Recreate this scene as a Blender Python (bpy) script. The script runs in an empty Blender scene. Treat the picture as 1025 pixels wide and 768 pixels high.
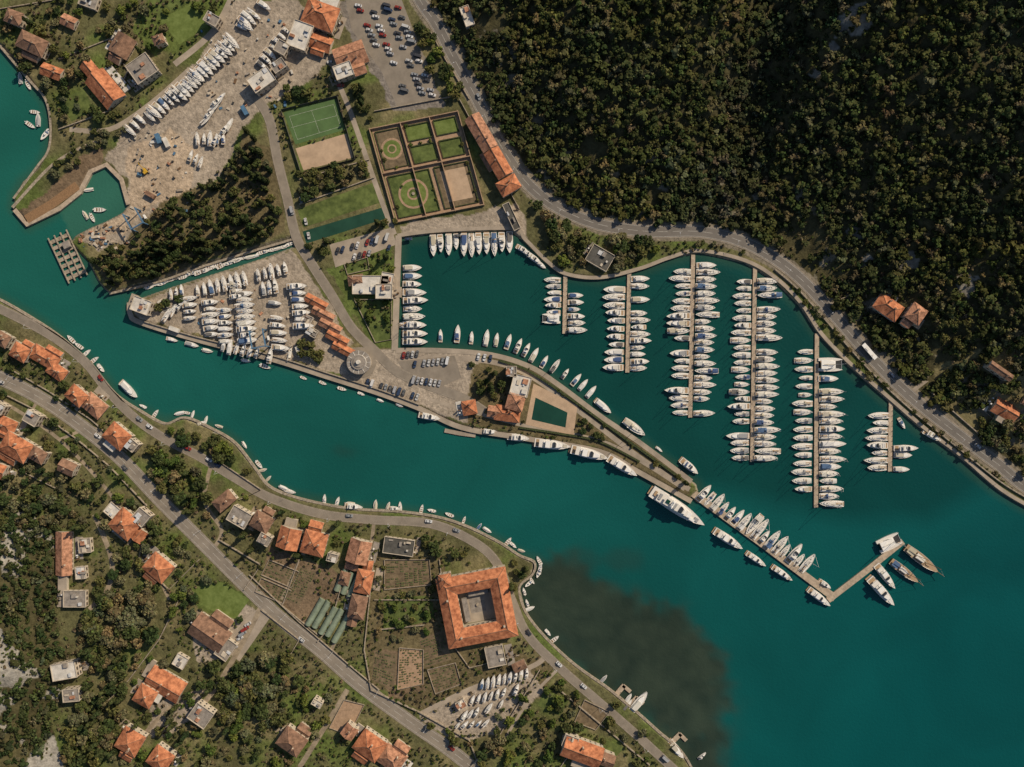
import bpy, math, random, numpy as np
from mathutils import Vector, Matrix
random.seed(7)
rng = np.random.default_rng(7)
S = 0.6
LAND = 1.5
def X(px): return (px-512.5)*S
def Y(py): return (384-py)*S
scene = bpy.context.scene
COL = scene.collection

# ------------------------------------------------------------------ geometry helpers (plan coordinates)
def smooth(pts, n=6):
    P=[np.array(p,float) for p in pts]; out=[]
    for i in range(len(P)-1):
        p0=P[max(i-1,0)];p1=P[i];p2=P[i+1];p3=P[min(i+2,len(P)-1)]
        for k in range(n):
            t=k/n
            out.append(tuple(0.5*((2*p1)+(-p0+p2)*t+(2*p0-5*p1+4*p2-p3)*t*t+(-p0+3*p1-3*p2+p3)*t**3)))
    out.append(tuple(P[-1])); return out
def segdist(px,py,pts,closed=False):
    px=np.asarray(px,float);py=np.asarray(py,float)
    best=np.full(px.shape,1e18)
    n=len(pts)
    for i in range(n if closed else n-1):
        ax,ay=pts[i];bx,by=pts[(i+1)%n]
        dx=bx-ax;dy=by-ay;L=dx*dx+dy*dy+1e-9
        t=np.clip(((px-ax)*dx+(py-ay)*dy)/L,0,1)
        d=(px-ax-t*dx)**2+(py-ay-t*dy)**2
        best=np.minimum(best,d)
    return np.sqrt(best)
def pip(px,py,poly):
    px=np.asarray(px,float);py=np.asarray(py,float)
    ins=np.zeros(px.shape,bool); n=len(poly)
    for i in range(n):
        ax,ay=poly[i];bx,by=poly[(i+1)%n]
        if ay==by: continue
        c=((ay>py)!=(by>py))&(px<(bx-ax)*(py-ay)/(by-ay)+ax)
        ins^=c
    return ins
def vnoise(px,py,scale,seed=0):
    x=np.asarray(px,float)/scale;y=np.asarray(py,float)/scale
    xi=np.floor(x).astype(np.int64);yi=np.floor(y).astype(np.int64)
    fx=x-xi;fy=y-yi;fx=fx*fx*(3-2*fx);fy=fy*fy*(3-2*fy)
    def h(a,b):
        v=(a*374761393+b*668265263+seed*974634777)&0x7fffffff
        v=((v^(v>>13))*1274126177)&0x7fffffff
        return ((v^(v>>16))&0xffff)/65535.0
    return (h(xi,yi)*(1-fx)+h(xi+1,yi)*fx)*(1-fy)+(h(xi,yi+1)*(1-fx)+h(xi+1,yi+1)*fx)*fy
def fbm(px,py,scale,seed=0):
    return 0.5*vnoise(px,py,scale,seed)+0.3*vnoise(px,py,scale/2.1,seed+1)+0.2*vnoise(px,py,scale/4.3,seed+2)

# ------------------------------------------------------------------ plan data
SOUTH=[(0,300),(30,317),(60,337),(90,364),(115,394),(140,411),(165,424),(185,418),(210,428),(235,443),(255,468),(270,487),(300,499),(350,509),(400,512),(440,518),(470,528),(500,543),(520,556),(535,563),(533,575),(520,588),(526,612),(545,637),(575,665),(610,690),(640,715),(660,733),(680,750),(692,768)]
WATER=[(-7000,-2500),(-900,-350),(-100,-20),(0,45),(15,60),(30,80),(45,100),(50,125),(48,150),(38,168),(22,182),(14,197),(13,208),(22,216),(28,226),(60,209),(80,193),(90,172),(108,166),(121,180),(128,205),(122,213),(105,222),(90,228),(75,236),(70,243),(88,262),(98,282),(108,293),(125,290),(160,280),(200,266),(245,252),(275,243),(292,238),(294,247),(270,256),(240,266),(205,277),(170,288),(145,297),(131,303),(130,314),(140,322),(200,340),(270,358),(330,377),(380,393),(420,408),(462,427),(520,437),(600,451),(640,472),(690,500),(699,492),(697,485),(690,480),(640,441),(600,414),(560,384),(530,365),(490,353),(440,349),(397,349),(401,238),(440,233),(510,231),(524,241),(545,262),(565,275),(600,279),(640,270),(670,259),(700,253),(745,263),(775,281),(800,306),(820,336),(850,367),(890,402),(925,432),(960,458),(1000,492),(1030,510),(1200,620),(7000,4000),(7000,7000),(3000,7000),(760,860)]+SOUTH[::-1]+[(-100,240),(-900,-80),(-7000,-1500)]
R1=[(380,-7000),(395,-120),(408,-30),(420,0),(437,25),(455,60),(475,95),(495,135),(515,168),(535,191),(560,209),(600,225),(650,232),(700,232),(740,241),(775,259),(805,283),(835,316),(870,356),(910,396),(960,436),(1000,466),(1040,497),(1200,600),(7000,3900)]
R1v=R1[1:-1]
R2=[(-60,350),(0,378),(40,398),(80,425),(120,458),(160,500),(200,540),(240,580),(280,618),(320,650),(360,685),(410,722),(450,750),(500,790)]
R3=[(-40,292),(0,309),(50,335),(85,362),(110,393),(135,418),(165,439),(200,457),(235,478),(270,498),(320,514),(370,520),(430,524),(472,541),(497,563),(512,600),(528,635),(560,668),(600,703),(640,738),(680,775)]
R4=[(255,95),(270,120),(278,160),(288,200),(297,238),(312,264),(333,297),(352,328),(376,352),(398,372),(430,386),(462,398),(485,412)]
HILLP=R1+[(7000,-7000)]
SWH=[(-7000,440),(-100,500),(0,505),(45,520),(62,560),(55,620),(72,665),(50,720),(65,770),(110,900),(900,7000),(-7000,7000)]
GULLY=[(800,-200),(775,0),(745,110),(715,215)]
CLEAR=[(826,50,13),(812,70,7),(800,92,4),(850,235,6),(900,265,8),(950,290,10),(862,262,6)]

def height_raw(px,py):
    w=pip(px,py,WATER);d=segdist(px,py,WATER,True)*S
    z=np.where(w,-np.minimum(8,d*.5),np.minimum(LAND,0.1+d*1.1))
    h=pip(px,py,HILLP);r=np.maximum(0,segdist(px,py,R1)*S-9)
    zh=0.42*r*r/(r+22)
    zh=zh*(0.8+0.45*fbm(px,py,160,5))+np.minimum(r*.2,3)*(fbm(px,py,26,9)-.5)*2
    g=segdist(px,py,GULLY)
    zh=zh-np.minimum(r*.28,20)*np.exp(-(g/38)**2)
    zh=np.where(zh>150,150+(zh-150)*.1,zh)
    z=np.where(h&(r>0),z+np.maximum(zh,0),z)
    s=pip(px,py,SWH);r2=segdist(px,py,SWH[:-2])*S
    z2=0.5*r2*r2/(r2+14)+np.minimum(r2*.2,3)*(fbm(px,py,24,19)-.3)*2
    z2=np.where(z2>120,120+(z2-120)*.1,z2)
    return np.where(s,z+np.maximum(z2,0),z)

# ------------------------------------------------------------------ materials
def newmat(name):
    m=bpy.data.materials.new(name);m.use_nodes=True
    nt=m.node_tree;b=nt.nodes['Principled BSDF']
    return m,nt,b
def mat(name,col,rough=.8,nscale=.5,namt=.25,bump=0,metal=0,spec=.3,col2=None,detail=3,bscale=None):
    m,nt,b=newmat(name);N=nt.nodes;L=nt.links
    geo=N.new('ShaderNodeNewGeometry')
    tc=N.new('ShaderNodeTexNoise');tc.inputs['Scale'].default_value=nscale;tc.inputs['Detail'].default_value=detail
    tc.inputs['Roughness'].default_value=.65
    L.new(geo.outputs['Position'],tc.inputs['Vector'])
    r=N.new('ShaderNodeValToRGB')
    a=[max(0,c*(1-namt)) for c in col];c2=[min(1,c*(1+namt)) for c in (col2 or col)]
    r.color_ramp.elements[0].position=.32;r.color_ramp.elements[1].position=.68
    r.color_ramp.elements[0].color=(*a,1);r.color_ramp.elements[1].color=(*c2,1)
    L.new(tc.outputs['Fac'],r.inputs['Fac']);L.new(r.outputs['Color'],b.inputs['Base Color'])
    b.inputs['Roughness'].default_value=rough;b.inputs['Metallic'].default_value=metal
    b.inputs['Specular IOR Level'].default_value=spec
    if bump:
        bp=N.new('ShaderNodeBump');bp.inputs['Strength'].default_value=bump;bp.inputs['Distance'].default_value=.3
        t2=N.new('ShaderNodeTexNoise');t2.inputs['Scale'].default_value=bscale or nscale*4;L.new(geo.outputs['Position'],t2.inputs['Vector'])
        L.new(t2.outputs['Fac'],bp.inputs['Height']);L.new(bp.outputs['Normal'],b.inputs['Normal'])
    return m
def randmat(name,cols,rough=.5,spec=.4):
    m,nt,b=newmat(name);N=nt.nodes;L=nt.links
    oi=N.new('ShaderNodeObjectInfo');r=N.new('ShaderNodeValToRGB');r.color_ramp.interpolation='CONSTANT'
    n=len(cols)
    for i,c in enumerate(cols):
        if i<2: e=r.color_ramp.elements[i];e.position=i/n
        else: e=r.color_ramp.elements.new(i/n)
        e.color=(*c,1)
    L.new(oi.outputs['Random'],r.inputs['Fac'])
    tn=N.new('ShaderNodeTexNoise');tn.inputs['Scale'].default_value=3
    mr=N.new('ShaderNodeMapRange');mr.inputs['To Min'].default_value=.82;mr.inputs['To Max'].default_value=1.08
    L.new(tn.outputs['Fac'],mr.inputs['Value'])
    mx=N.new('ShaderNodeVectorMath');mx.operation='SCALE'
    L.new(r.outputs['Color'],mx.inputs[0]);L.new(mr.outputs['Result'],mx.inputs['Scale'])
    L.new(mx.outputs['Vector'],b.inputs['Base Color'])
    b.inputs['Roughness'].default_value=rough;b.inputs['Specular IOR Level'].default_value=spec
    return m
def vcolmat(name,rough=.9,n1=(.05,.6,1.35),n2=(.8,.7,1.3),objrand=False,spec=.08,bump=0,det=3):
    m,nt,b=newmat(name);N=nt.nodes;L=nt.links
    at=N.new('ShaderNodeAttribute');at.attribute_name='Col'
    geo=N.new('ShaderNodeNewGeometry');cur=at.outputs['Color']
    for (sc,lo,hi) in (n1,n2):
        if sc<=0: continue
        t=N.new('ShaderNodeTexNoise');t.inputs['Scale'].default_value=sc;t.inputs['Detail'].default_value=det;t.inputs['Roughness'].default_value=.7
        L.new(geo.outputs['Position'],t.inputs['Vector'])
        mr=N.new('ShaderNodeMapRange');mr.inputs['From Min'].default_value=.3;mr.inputs['From Max'].default_value=.7
        mr.inputs['To Min'].default_value=lo;mr.inputs['To Max'].default_value=hi
        L.new(t.outputs['Fac'],mr.inputs['Value'])
        v=N.new('ShaderNodeVectorMath');v.operation='SCALE';L.new(cur,v.inputs[0]);L.new(mr.outputs['Result'],v.inputs['Scale']);cur=v.outputs['Vector']
    if objrand:
        oi=N.new('ShaderNodeObjectInfo');r=N.new('ShaderNodeValToRGB')
        r.color_ramp.elements[0].color=(.6,.75,.7,1);r.color_ramp.elements[1].color=(1.4,1.25,1.05,1)
        L.new(oi.outputs['Random'],r.inputs['Fac'])
        v=N.new('ShaderNodeVectorMath');v.operation='MULTIPLY';L.new(cur,v.inputs[0]);L.new(r.outputs['Color'],v.inputs[1]);cur=v.outputs['Vector']
    L.new(cur,b.inputs['Base Color']);b.inputs['Roughness'].default_value=rough;b.inputs['Specular IOR Level'].default_value=spec
    if bump:
        bp=N.new('ShaderNodeBump');bp.inputs['Strength'].default_value=bump;bp.inputs['Distance'].default_value=.5
        t2=N.new('ShaderNodeTexNoise');t2.inputs['Scale'].default_value=.9;t2.inputs['Detail'].default_value=3;L.new(geo.outputs['Position'],t2.inputs['Vector'])
        L.new(t2.outputs['Fac'],bp.inputs['Height']);L.new(bp.outputs['Normal'],b.inputs['Normal'])
    return m
M={}
M['asphalt']=mat('asphalt',(.155,.138,.12),.9,.12,.12)
M['asphalt2']=mat('asphalt_lane',(.225,.19,.15),.9,.15,.16)
M['concrete']=mat('concrete',(.32,.265,.205),.9,.12,.2)
M['track']=mat('gravel_track',(.27,.215,.15),.95,.3,.3)
M['pier']=mat('pier_planks',(.38,.3,.22),.9,.5,.25)
M['stone']=mat('stone_wall',(.29,.24,.18),.95,.8,.4)
M['kerb']=mat('kerb_stone',(.25,.21,.165),.9,.5,.2)
M['paint']=mat('road_paint',(.5,.48,.43),.7,.6,.3)
M['roof_o']=mat('roof_tile_orange',(.34,.11,.05),.85,.35,.35,bump=.5,bscale=3,col2=(.46,.18,.085))
M['roof_o2']=mat('roof_tile_faded',(.30,.14,.08),.85,.45,.4,bump=.5,bscale=3,col2=(.40,.2,.12))
M['roof_b']=mat('roof_tile_brown',(.22,.125,.08),.9,.4,.4,bump=.5,bscale=3)
M['roof_g']=mat('roof_grey',(.24,.21,.18),.9,.4,.3)
M['roof_w']=mat('roof_white',(.55,.51,.45),.7,.3,.2)
M['roof_d']=mat('roof_dark',(.085,.08,.07),.9,.4,.3)
M['wall']=mat('plaster_wall',(.48,.41,.32),.9,.3,.15)
M['glass']=mat('window_glass',(.03,.035,.04),.15,1,.1,spec=.6)
M['wood']=mat('door_wood',(.14,.08,.04),.7,2,.3)
M['white']=mat('gelcoat_white',(.76,.735,.69),.3,1.5,.06,spec=.5)
M['deck']=mat('deck_offwhite',(.66,.62,.56),.5,2,.1)
M['teak']=mat('teak_deck',(.36,.25,.15),.7,3,.2)
M['metal']=mat('mast_aluminium',(.5,.5,.5),.4,1,.1)
M['rubber']=mat('rubber_dark',(.04,.04,.04),.8,1,.1)
M['hull']=randmat('hull_paint',[(.74,.71,.66)]*10+[(.02,.035,.09),(.5,.5,.5),(.74,.72,.67),(.74,.72,.67)],.3)
M['canvas']=randmat('boat_canvas',[(.6,.58,.54),(.05,.09,.2),(.45,.4,.3),(.6,.57,.5),(.6,.57,.5),(.3,.3,.3),(.08,.14,.25),(.5,.45,.36),(.65,.63,.6),(.14,.13,.12)],.9)
M['anti']=randmat('antifouling_paint',[(.03,.05,.12),(.2,.04,.03),(.04,.04,.05),(.03,.08,.16)],.8)
M['car']=randmat('car_paint',[(.6,.6,.6),(.05,.05,.055),(.25,.26,.27),(.25,.03,.02),(.03,.05,.1),(.62,.6,.58),(.12,.12,.12),(.35,.35,.36),(.5,.49,.47)],.3,.6)
M['wooden']=mat('varnished_wood',(.24,.14,.07),.6,2,.3)
M['court_g']=mat('tennis_court_green',(.075,.13,.045),.9,.15,.15)
M['court_b']=mat('clay_court_beige',(.42,.30,.2),.9,.2,.15)
M['lawn']=mat('lawn',(.07,.098,.024),.95,.25,.3,col2=(.10,.125,.034))
M['lawn2']=mat('lawn_bright',(.11,.15,.03),.95,.3,.2,col2=(.13,.165,.045))
M['pond']=mat('pond_water',(.02,.06,.038),.15,.1,.2)
M['pool']=mat('pool_water',(.012,.05,.035),.15,.1,.15)
M['path']=mat('gravel_path',(.33,.22,.14),.95,.6,.2)
M['soil']=mat('soil_bed',(.15,.11,.065),.95,.4,.35)
M['hedge']=mat('hedge_green',(.05,.062,.024),.95,1.2,.5,bump=1)
M['crop']=mat('crop_rows_green',(.09,.1,.04),.95,1.2,.5)
M['green_house']=mat('greenhouse_film',(.2,.24,.17),.5,.4,.2)
M['blue']=mat('blue_tarpaulin',(.07,.15,.24),.7,.5,.2)
M['red']=mat('red_paint',(.3,.06,.035),.6,1,.2)
M['yellow']=mat('yellow_paint',(.5,.3,.03),.6,1,.2)
M['terrain']=vcolmat('ground_terrain',.95,(.045,.78,1.22),(.45,.6,1.4),bump=.7,det=4)
M['foliage']=vcolmat('tree_foliage',.9,(0,1,1),(0,1,1),objrand=True)
M['forest']=vcolmat('forest_foliage',.9,(0,1,1),(0,1,1))
def watermat():
    m,nt,b=newmat('sea_water');N=nt.nodes;L=nt.links
    at=N.new('ShaderNodeAttribute');at.attribute_name='Col';geo=N.new('ShaderNodeNewGeometry')
    t=N.new('ShaderNodeTexNoise');t.inputs['Scale'].default_value=.012;t.inputs['Detail'].default_value=6;t.inputs['Distortion'].default_value=.8;L.new(geo.outputs['Position'],t.inputs['Vector'])
    mr=N.new('ShaderNodeMapRange');mr.inputs['From Min'].default_value=.3;mr.inputs['From Max'].default_value=.7;mr.inputs['To Min'].default_value=.83;mr.inputs['To Max'].default_value=1.15
    L.new(t.outputs['Fac'],mr.inputs['Value'])
    v=N.new('ShaderNodeVectorMath');v.operation='SCALE';L.new(at.outputs['Color'],v.inputs[0]);L.new(mr.outputs['Result'],v.inputs['Scale'])
    L.new(v.outputs['Vector'],b.inputs['Base Color']);b.inputs['Roughness'].default_value=.22;b.inputs['IOR'].default_value=1.33
    w=N.new('ShaderNodeTexNoise');w.inputs['Scale'].default_value=.6;w.inputs['Detail'].default_value=4;L.new(geo.outputs['Position'],w.inputs['Vector'])
    bp=N.new('ShaderNodeBump');bp.inputs['Strength'].default_value=.4;bp.inputs['Distance'].default_value=.35
    L.new(w.outputs['Fac'],bp.inputs['Height']);L.new(bp.outputs['Normal'],b.inputs['Normal'])
    return m
M['water']=watermat()

# ------------------------------------------------------------------ mesh builder
class MB:
    def __init__(s): s.v=[];s.f=[];s.m=[];s.mats=[]
    def mi(s,k):
        if k not in s.mats: s.mats.append(k)
        return s.mats.index(k)
    def face(s,idx,k): s.f.append(tuple(idx));s.m.append(s.mi(k))
    def prism(s,bot,top,z0,z1,k,ktop=None,bottom=False):
        n=len(bot);o=len(s.v)
        s.v+= [(p[0],p[1],z0) for p in bot]+[(p[0],p[1],z1) for p in top]
        for i in range(n):
            j=(i+1)%n;s.face((o+i,o+j,o+n+j,o+n+i),k)
        s.face(range(o+n,o+2*n),ktop or k)
        if bottom: s.face(list(range(o,o+n))[::-1],k)
    def box(s,cx,cy,z0,sx,sy,h,k,rot=0,ktop=None,taper=1):
        c,sn=math.cos(rot),math.sin(rot)
        def P(a,b): return (cx+a*c-b*sn,cy+a*sn+b*c)
        q=[(-sx/2,-sy/2),(sx/2,-sy/2),(sx/2,sy/2),(-sx/2,sy/2)]
        s.prism([P(*a) for a in q],[P(a*taper,b*taper) for a,b in q],z0,z0+h,k,ktop,True)
    def cyl(s,p0,p1,r0,r1,k,n=6):
        p0=Vector(p0);p1=Vector(p1);d=(p1-p0).normalized()
        a=d.cross(Vector((0,0,1)) if abs(d.z)<.9 else Vector((1,0,0))).normalized();b=d.cross(a)
        o=len(s.v)
        for p,r in((p0,r0),(p1,r1)):
            for i in range(n):
                t=2*math.pi*i/n;q=p+a*math.cos(t)*r+b*math.sin(t)*r;s.v.append(tuple(q))
        for i in range(n):
            j=(i+1)%n;s.face((o+j,o+i,o+n+i,o+n+j),k)
        s.face(range(o+n,o+2*n),k);s.face(list(range(o,o+n))[::-1],k)
    def loft(s,rings,k,cap0=True,cap1=True):
        n=len(rings[0]);o=len(s.v)
        for r in rings:s.v+=list(r)
        for a in range(len(rings)-1):
            for i in range(n-1):
                p=o+a*n+i;s.face((p,p+1,p+n+1,p+n),k if isinstance(k,str) else k[i])
        return o
    def mesh(s,name):
        me=bpy.data.meshes.new(name);me.from_pydata(s.v,[],s.f)
        for k in s.mats:me.materials.append(M[k])
        me.polygons.foreach_set('material_index',s.m);me.update();return me
    def obj(s,name,loc=(0,0,0),rot=0,parent=None):
        o=bpy.data.objects.new(name,s.mesh(name));o.location=loc;o.rotation_euler=(0,0,rot)
        COL.objects.link(o)
        if parent:o.parent=parent
        return o
def inst(me,name,x,y,z,rot,sc=1,scz=None):
    o=bpy.data.objects.new(name,me);o.location=(x,y,z);o.rotation_euler=(0,0,rot)
    o.scale=(sc,sc,scz or sc);COL.objects.link(o);return o

# ------------------------------------------------------------------ terrain sheet
def coords(lo,hi,step):
    inner=np.arange(lo,hi+step,step);ext=[];d=step;p=0
    while p<6000: d*=1.35;p+=d;ext.append(p)
    ext=np.array(ext);return np.concatenate([lo-ext[::-1],inner,inner[-1]+ext])
def gridmesh(name,xs,ys,Z,C,matk):
    nx,ny=len(xs),len(ys)
    GX,GY=np.meshgrid(xs,ys)
    co=np.stack([X(GX),Y(GY),Z],-1).reshape(-1,3).astype(np.float32)
    i=np.arange(nx-1);j=np.arange(ny-1);I,J=np.meshgrid(i,j);a=(J*nx+I).ravel()
    q=np.stack([a,a+nx,a+nx+1,a+1],-1).astype(np.int32)
    return quadmesh(name,co,q,C.reshape(-1,3),matk,True)
def quadmesh(name,co,q,C,matk,smooth_=False):
    me=bpy.data.meshes.new(name);me.vertices.add(len(co));me.vertices.foreach_set('co',co.astype(np.float32).ravel())
    me.loops.add(q.size);me.loops.foreach_set('vertex_index',q.astype(np.int32).ravel())
    me.polygons.add(len(q));me.polygons.foreach_set('loop_start',np.arange(0,q.size,4,dtype=np.int32));me.polygons.foreach_set('loop_total',np.full(len(q),4,np.int32))
    if smooth_: me.polygons.foreach_set('use_smooth',np.ones(len(q),bool))
    ca=me.color_attributes.new('Col','FLOAT_COLOR','POINT')
    c4=np.ones((len(co),4),np.float32);c4[:,:3]=C;ca.data.foreach_set('color',c4.ravel())
    me.materials.append(M[matk]);me.update(calc_edges=True);me.validate()
    return me
xs=coords(-80,1105,1.5);ys=coords(-80,848,1.5)
GX,GY=np.meshgrid(xs,ys)
Z=height_raw(GX,GY)
def zat(px,py):
    i=np.clip(np.searchsorted(xs,px)-1,0,len(xs)-2);j=np.clip(np.searchsorted(ys,py)-1,0,len(ys)-2)
    tx=(px-xs[i])/(xs[i+1]-xs[i]);ty=(py-ys[j])/(ys[j+1]-ys[j])
    return (Z[j,i]*(1-tx)+Z[j,i+1]*tx)*(1-ty)+(Z[j+1,i]*(1-tx)+Z[j+1,i+1]*tx)*ty
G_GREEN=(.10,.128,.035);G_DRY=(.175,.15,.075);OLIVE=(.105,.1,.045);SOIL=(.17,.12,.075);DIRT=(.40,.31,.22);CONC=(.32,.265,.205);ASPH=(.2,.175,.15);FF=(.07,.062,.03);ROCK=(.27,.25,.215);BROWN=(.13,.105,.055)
C=np.zeros(GX.shape+(3,));C[:]=OLIVE
n1=fbm(GX,GY,28,3)[...,None];k1=np.clip((n1-.45)*4,0,1);C=C*(1-k1)+np.array(G_DRY)*k1
n1=fbm(GX,GY,34,103)[...,None];k1=np.clip((n1-.5)*5,0,1);C=C*(1-k1)+np.array(G_GREEN)*k1
AREAS=[
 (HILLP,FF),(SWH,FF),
 ([(130,28),(150,0),(232,0),(224,20),(195,42),(158,56)],G_GREEN),
 ([(236,0),(300,0),(335,60),(300,90),(262,108),(243,130),(222,175),(165,205),(135,240),(100,250),(78,238),(124,212),(128,180),(108,160),(125,125),(165,100),(205,50)],CONC),
 ([(128,150),(170,130),(200,150),(190,195),(150,205),(125,235),(85,240),(95,226),(125,212),(130,190)],DIRT),
 ([(50,190),(80,160),(104,145),(106,162),(90,176),(78,194),(30,224),(18,212)],SOIL),
 ([(165,200),(225,178),(248,130),(272,150),(285,232),(240,248),(160,278),(110,289),(92,262),(130,238)],BROWN),
 ([(340,0),(400,0),(445,105),(395,112),(380,85),(350,40)],ASPH),
 ([(150,298),(170,291),(205,280),(292,250),(306,270),(330,305),(352,345),(350,378),(270,355),(140,319),(133,306)],CONC),
 ([(328,268),(395,245),(395,346),(378,350),(350,310)],G_GREEN),
 ([(345,350),(400,350),(470,352),(490,360),(470,425),(420,406),(345,380)],CONC),
 ([(470,375),(490,355),(530,368),(600,418),(690,483),(688,497),(640,470),(600,448),(470,425)],BROWN),
 ([(400,225),(520,205),(530,240),(401,236)],CONC),
 ([(930,370),(980,345),(1025,340),(1025,450),(985,450),(945,410)],G_DRY),
 ([(190,590),(225,580),(250,600),(235,622),(200,610)],G_GREEN),
 ([(270,545),(300,560),(350,575),(340,600),(305,625),(265,590)],SOIL),
 ([(375,555),(440,555),(465,650),(560,660),(540,700),(420,712),(365,680)],BROWN),
 ([(420,715),(470,690),(530,668),(545,690),(500,735),(470,740),(440,735)],CONC),
 ([(375,650),(420,655),(425,690),(390,705)],SOIL),
 ([(192,632),(240,600),(265,618),(240,655),(200,665)],CONC),
 ([(150,705),(195,695),(200,705),(180,730),(150,738)],CONC),
]
for poly,c in AREAS:
    w=pip(GX+3*(vnoise(GX,GY,9,4)-.5)*2,GY+3*(vnoise(GX,GY,9,6)-.5)*2,poly);C[w]=c
dR=segdist(GX,GY,R1v)
rk=(fbm(GX,GY,18,33)>.66)&pip(GX,GY,HILLP)&(dR<70)
C[rk]=(.17,.15,.11)
for (cx,cy,r) in CLEAR: C[(np.hypot(GX-cx,GY-cy)+8*(vnoise(GX,GY,6,2)-.5))<r]=(.23,.21,.175)
rk=(fbm(GX,GY,60,37)>.52)&pip(GX,GY,SWH);C[rk]=ROCK
C[(dR<10)]=(.2,.17,.125)
under=Z<-.1;C[under]=(.05,.08,.06)
C[(Z<1.2)&(Z>-.1)]=(.22,.19,.14)
tme=gridmesh('terrain',xs,ys,Z,C,'terrain')
to=bpy.data.objects.new('ground_terrain',tme);COL.objects.link(to)
# water sheet
wx=coords(-80,1105,4);wy=coords(-80,848,4);WX,WY=np.meshgrid(wx,wy)
inw=pip(WX,WY,WATER);wd=segdist(WX,WY,WATER,True)*np.where(inw,1,-1)
t=np.clip((WX*.8+WY*.6)/1150,0,1)[...,None]
wc=np.array((.013,.108,.082))*(1-t)+np.array((.0015,.066,.066))*t
BAS=[(395,230),(520,225),(700,245),(830,320),(1000,480),(930,520),(840,520),(700,485),(560,380),(395,350)]
bd=segdist(WX,WY,BAS,True)*np.where(pip(WX,WY,BAS),1,-1);bk=np.clip(.5+bd/24,0,1)[...,None]
wc=wc*(1-bk)+wc*np.array((.7,.64,.62))*bk
sh=np.clip(1-(wd-1+3*(fbm(WX,WY,30,8)-.5))/9,0,1)[...,None]
wc=wc*(1-.55*sh)+np.array((.035,.072,.042))*.55*sh
bb=pip(WX,WY,[(60,212),(80,190),(88,168),(110,160),(132,180),(130,215),(90,230),(72,238)])[...,None];wc=np.where(bb,np.array((.03,.12,.085)),wc)
WEED=[(520,585),(545,560),(575,558),(600,575),(625,588),(655,602),(690,625),(715,655),(728,690),(725,730),(735,800),(700,790),(640,720),(590,690),(550,650),(522,615)]
wi=pip(WX,WY,WEED);wdd=segdist(WX,WY,WEED,True)*np.where(wi,1,-1)+40*(fbm(WX,WY,36,12)-.5)+14*(vnoise(WX,WY,9,15)-.5)
a=(1/(1+np.exp(np.clip(-wdd/4,-50,50))))[...,None]*.88
wc=wc*(1-a)+np.array((.030,.037,.023))*a*(.6+.9*fbm(WX,WY,14,77)[...,None])
for (cx,cy,r) in((345,452,9),(580,560,18),(625,560,20)):
    dd=np.hypot(WX-cx,(WY-cy)*1.8)+14*(fbm(WX,WY,14,21)-.5);a=(1/(1+np.exp(np.clip((dd-r)/3,-50,50))))[...,None]*.4
    wc=wc*(1-a)+np.array((.02,.045,.035))*a
wme=gridmesh('water',wx,wy,np.zeros(WX.shape),wc,'water')
wo=bpy.data.objects.new('sea_water',wme);COL.objects.link(wo)

# ------------------------------------------------------------------ occupancy mask
BW,BH=1120,860;OFF=40
MX,MY=np.meshgrid(np.arange(-OFF,BW-OFF),np.arange(-OFF,BH-OFF))
BM=pip(MX,MY,WATER)|(segdist(MX,MY,WATER,True)<2.5)
for r,w in((R1v,8.5),(R2,9),(R3,5.5),(R4,5)): BM|=segdist(MX,MY,r)<w
def mark(poly,grow=0):
    a=np.array(poly);x0,x1=int(a[:,0].min()-3)+OFF,int(a[:,0].max()+4)+OFF;y0,y1=int(a[:,1].min()-3)+OFF,int(a[:,1].max()+4)+OFF
    x0=max(x0,0);y0=max(y0,0)
    sx,sy=MX[y0:y1,x0:x1],MY[y0:y1,x0:x1]
    if sx.size: BM[y0:y1,x0:x1]|=pip(sx,sy,poly)|((segdist(sx,sy,poly,True)<grow) if grow else False)
def blocked(px,py):
    i=int(round(px))+OFF;j=int(round(py))+OFF
    return not(0<=i<BW and 0<=j<BH) or BM[j,i]

# ------------------------------------------------------------------ ribbons and sheets
def ribbon(name,pts,w,z,k,thick=0,n=6,off=0,ktop=None):
    P=smooth(pts,n) if n>1 else pts
    A=np.array([(X(p[0]),Y(p[1])) for p in P])
    T=np.gradient(A,axis=0);T/=np.linalg.norm(T,axis=1)[:,None]+1e-9
    Nn=np.stack([-T[:,1],T[:,0]],-1);h=w*S/2
    Lp=A+Nn*(off*S+h);Rp=A+Nn*(off*S-h)
    b=MB();m=len(A)
    for i in range(m): b.v+=[(*Lp[i],z),(*Rp[i],z)]
    if thick:
        for i in range(m): b.v+=[(*Lp[i],z-thick),(*Rp[i],z-thick)]
    for i in range(m-1):
        b.face((2*i,2*i+1,2*i+3,2*i+2),ktop or k)
        if thick:
            o=2*m;b.face((o+2*i,2*i,2*i+2,o+2*i+2),k);b.face((2*i+1,o+2*i+1,o+2*i+3,2*i+3),k)
    if thick:
        o=2*m;b.face((0,o,o+1,1),k);b.face((2*m-2,2*m-1,o+2*m-1,o+2*m-2),k)
    return b.obj(name)
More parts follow.
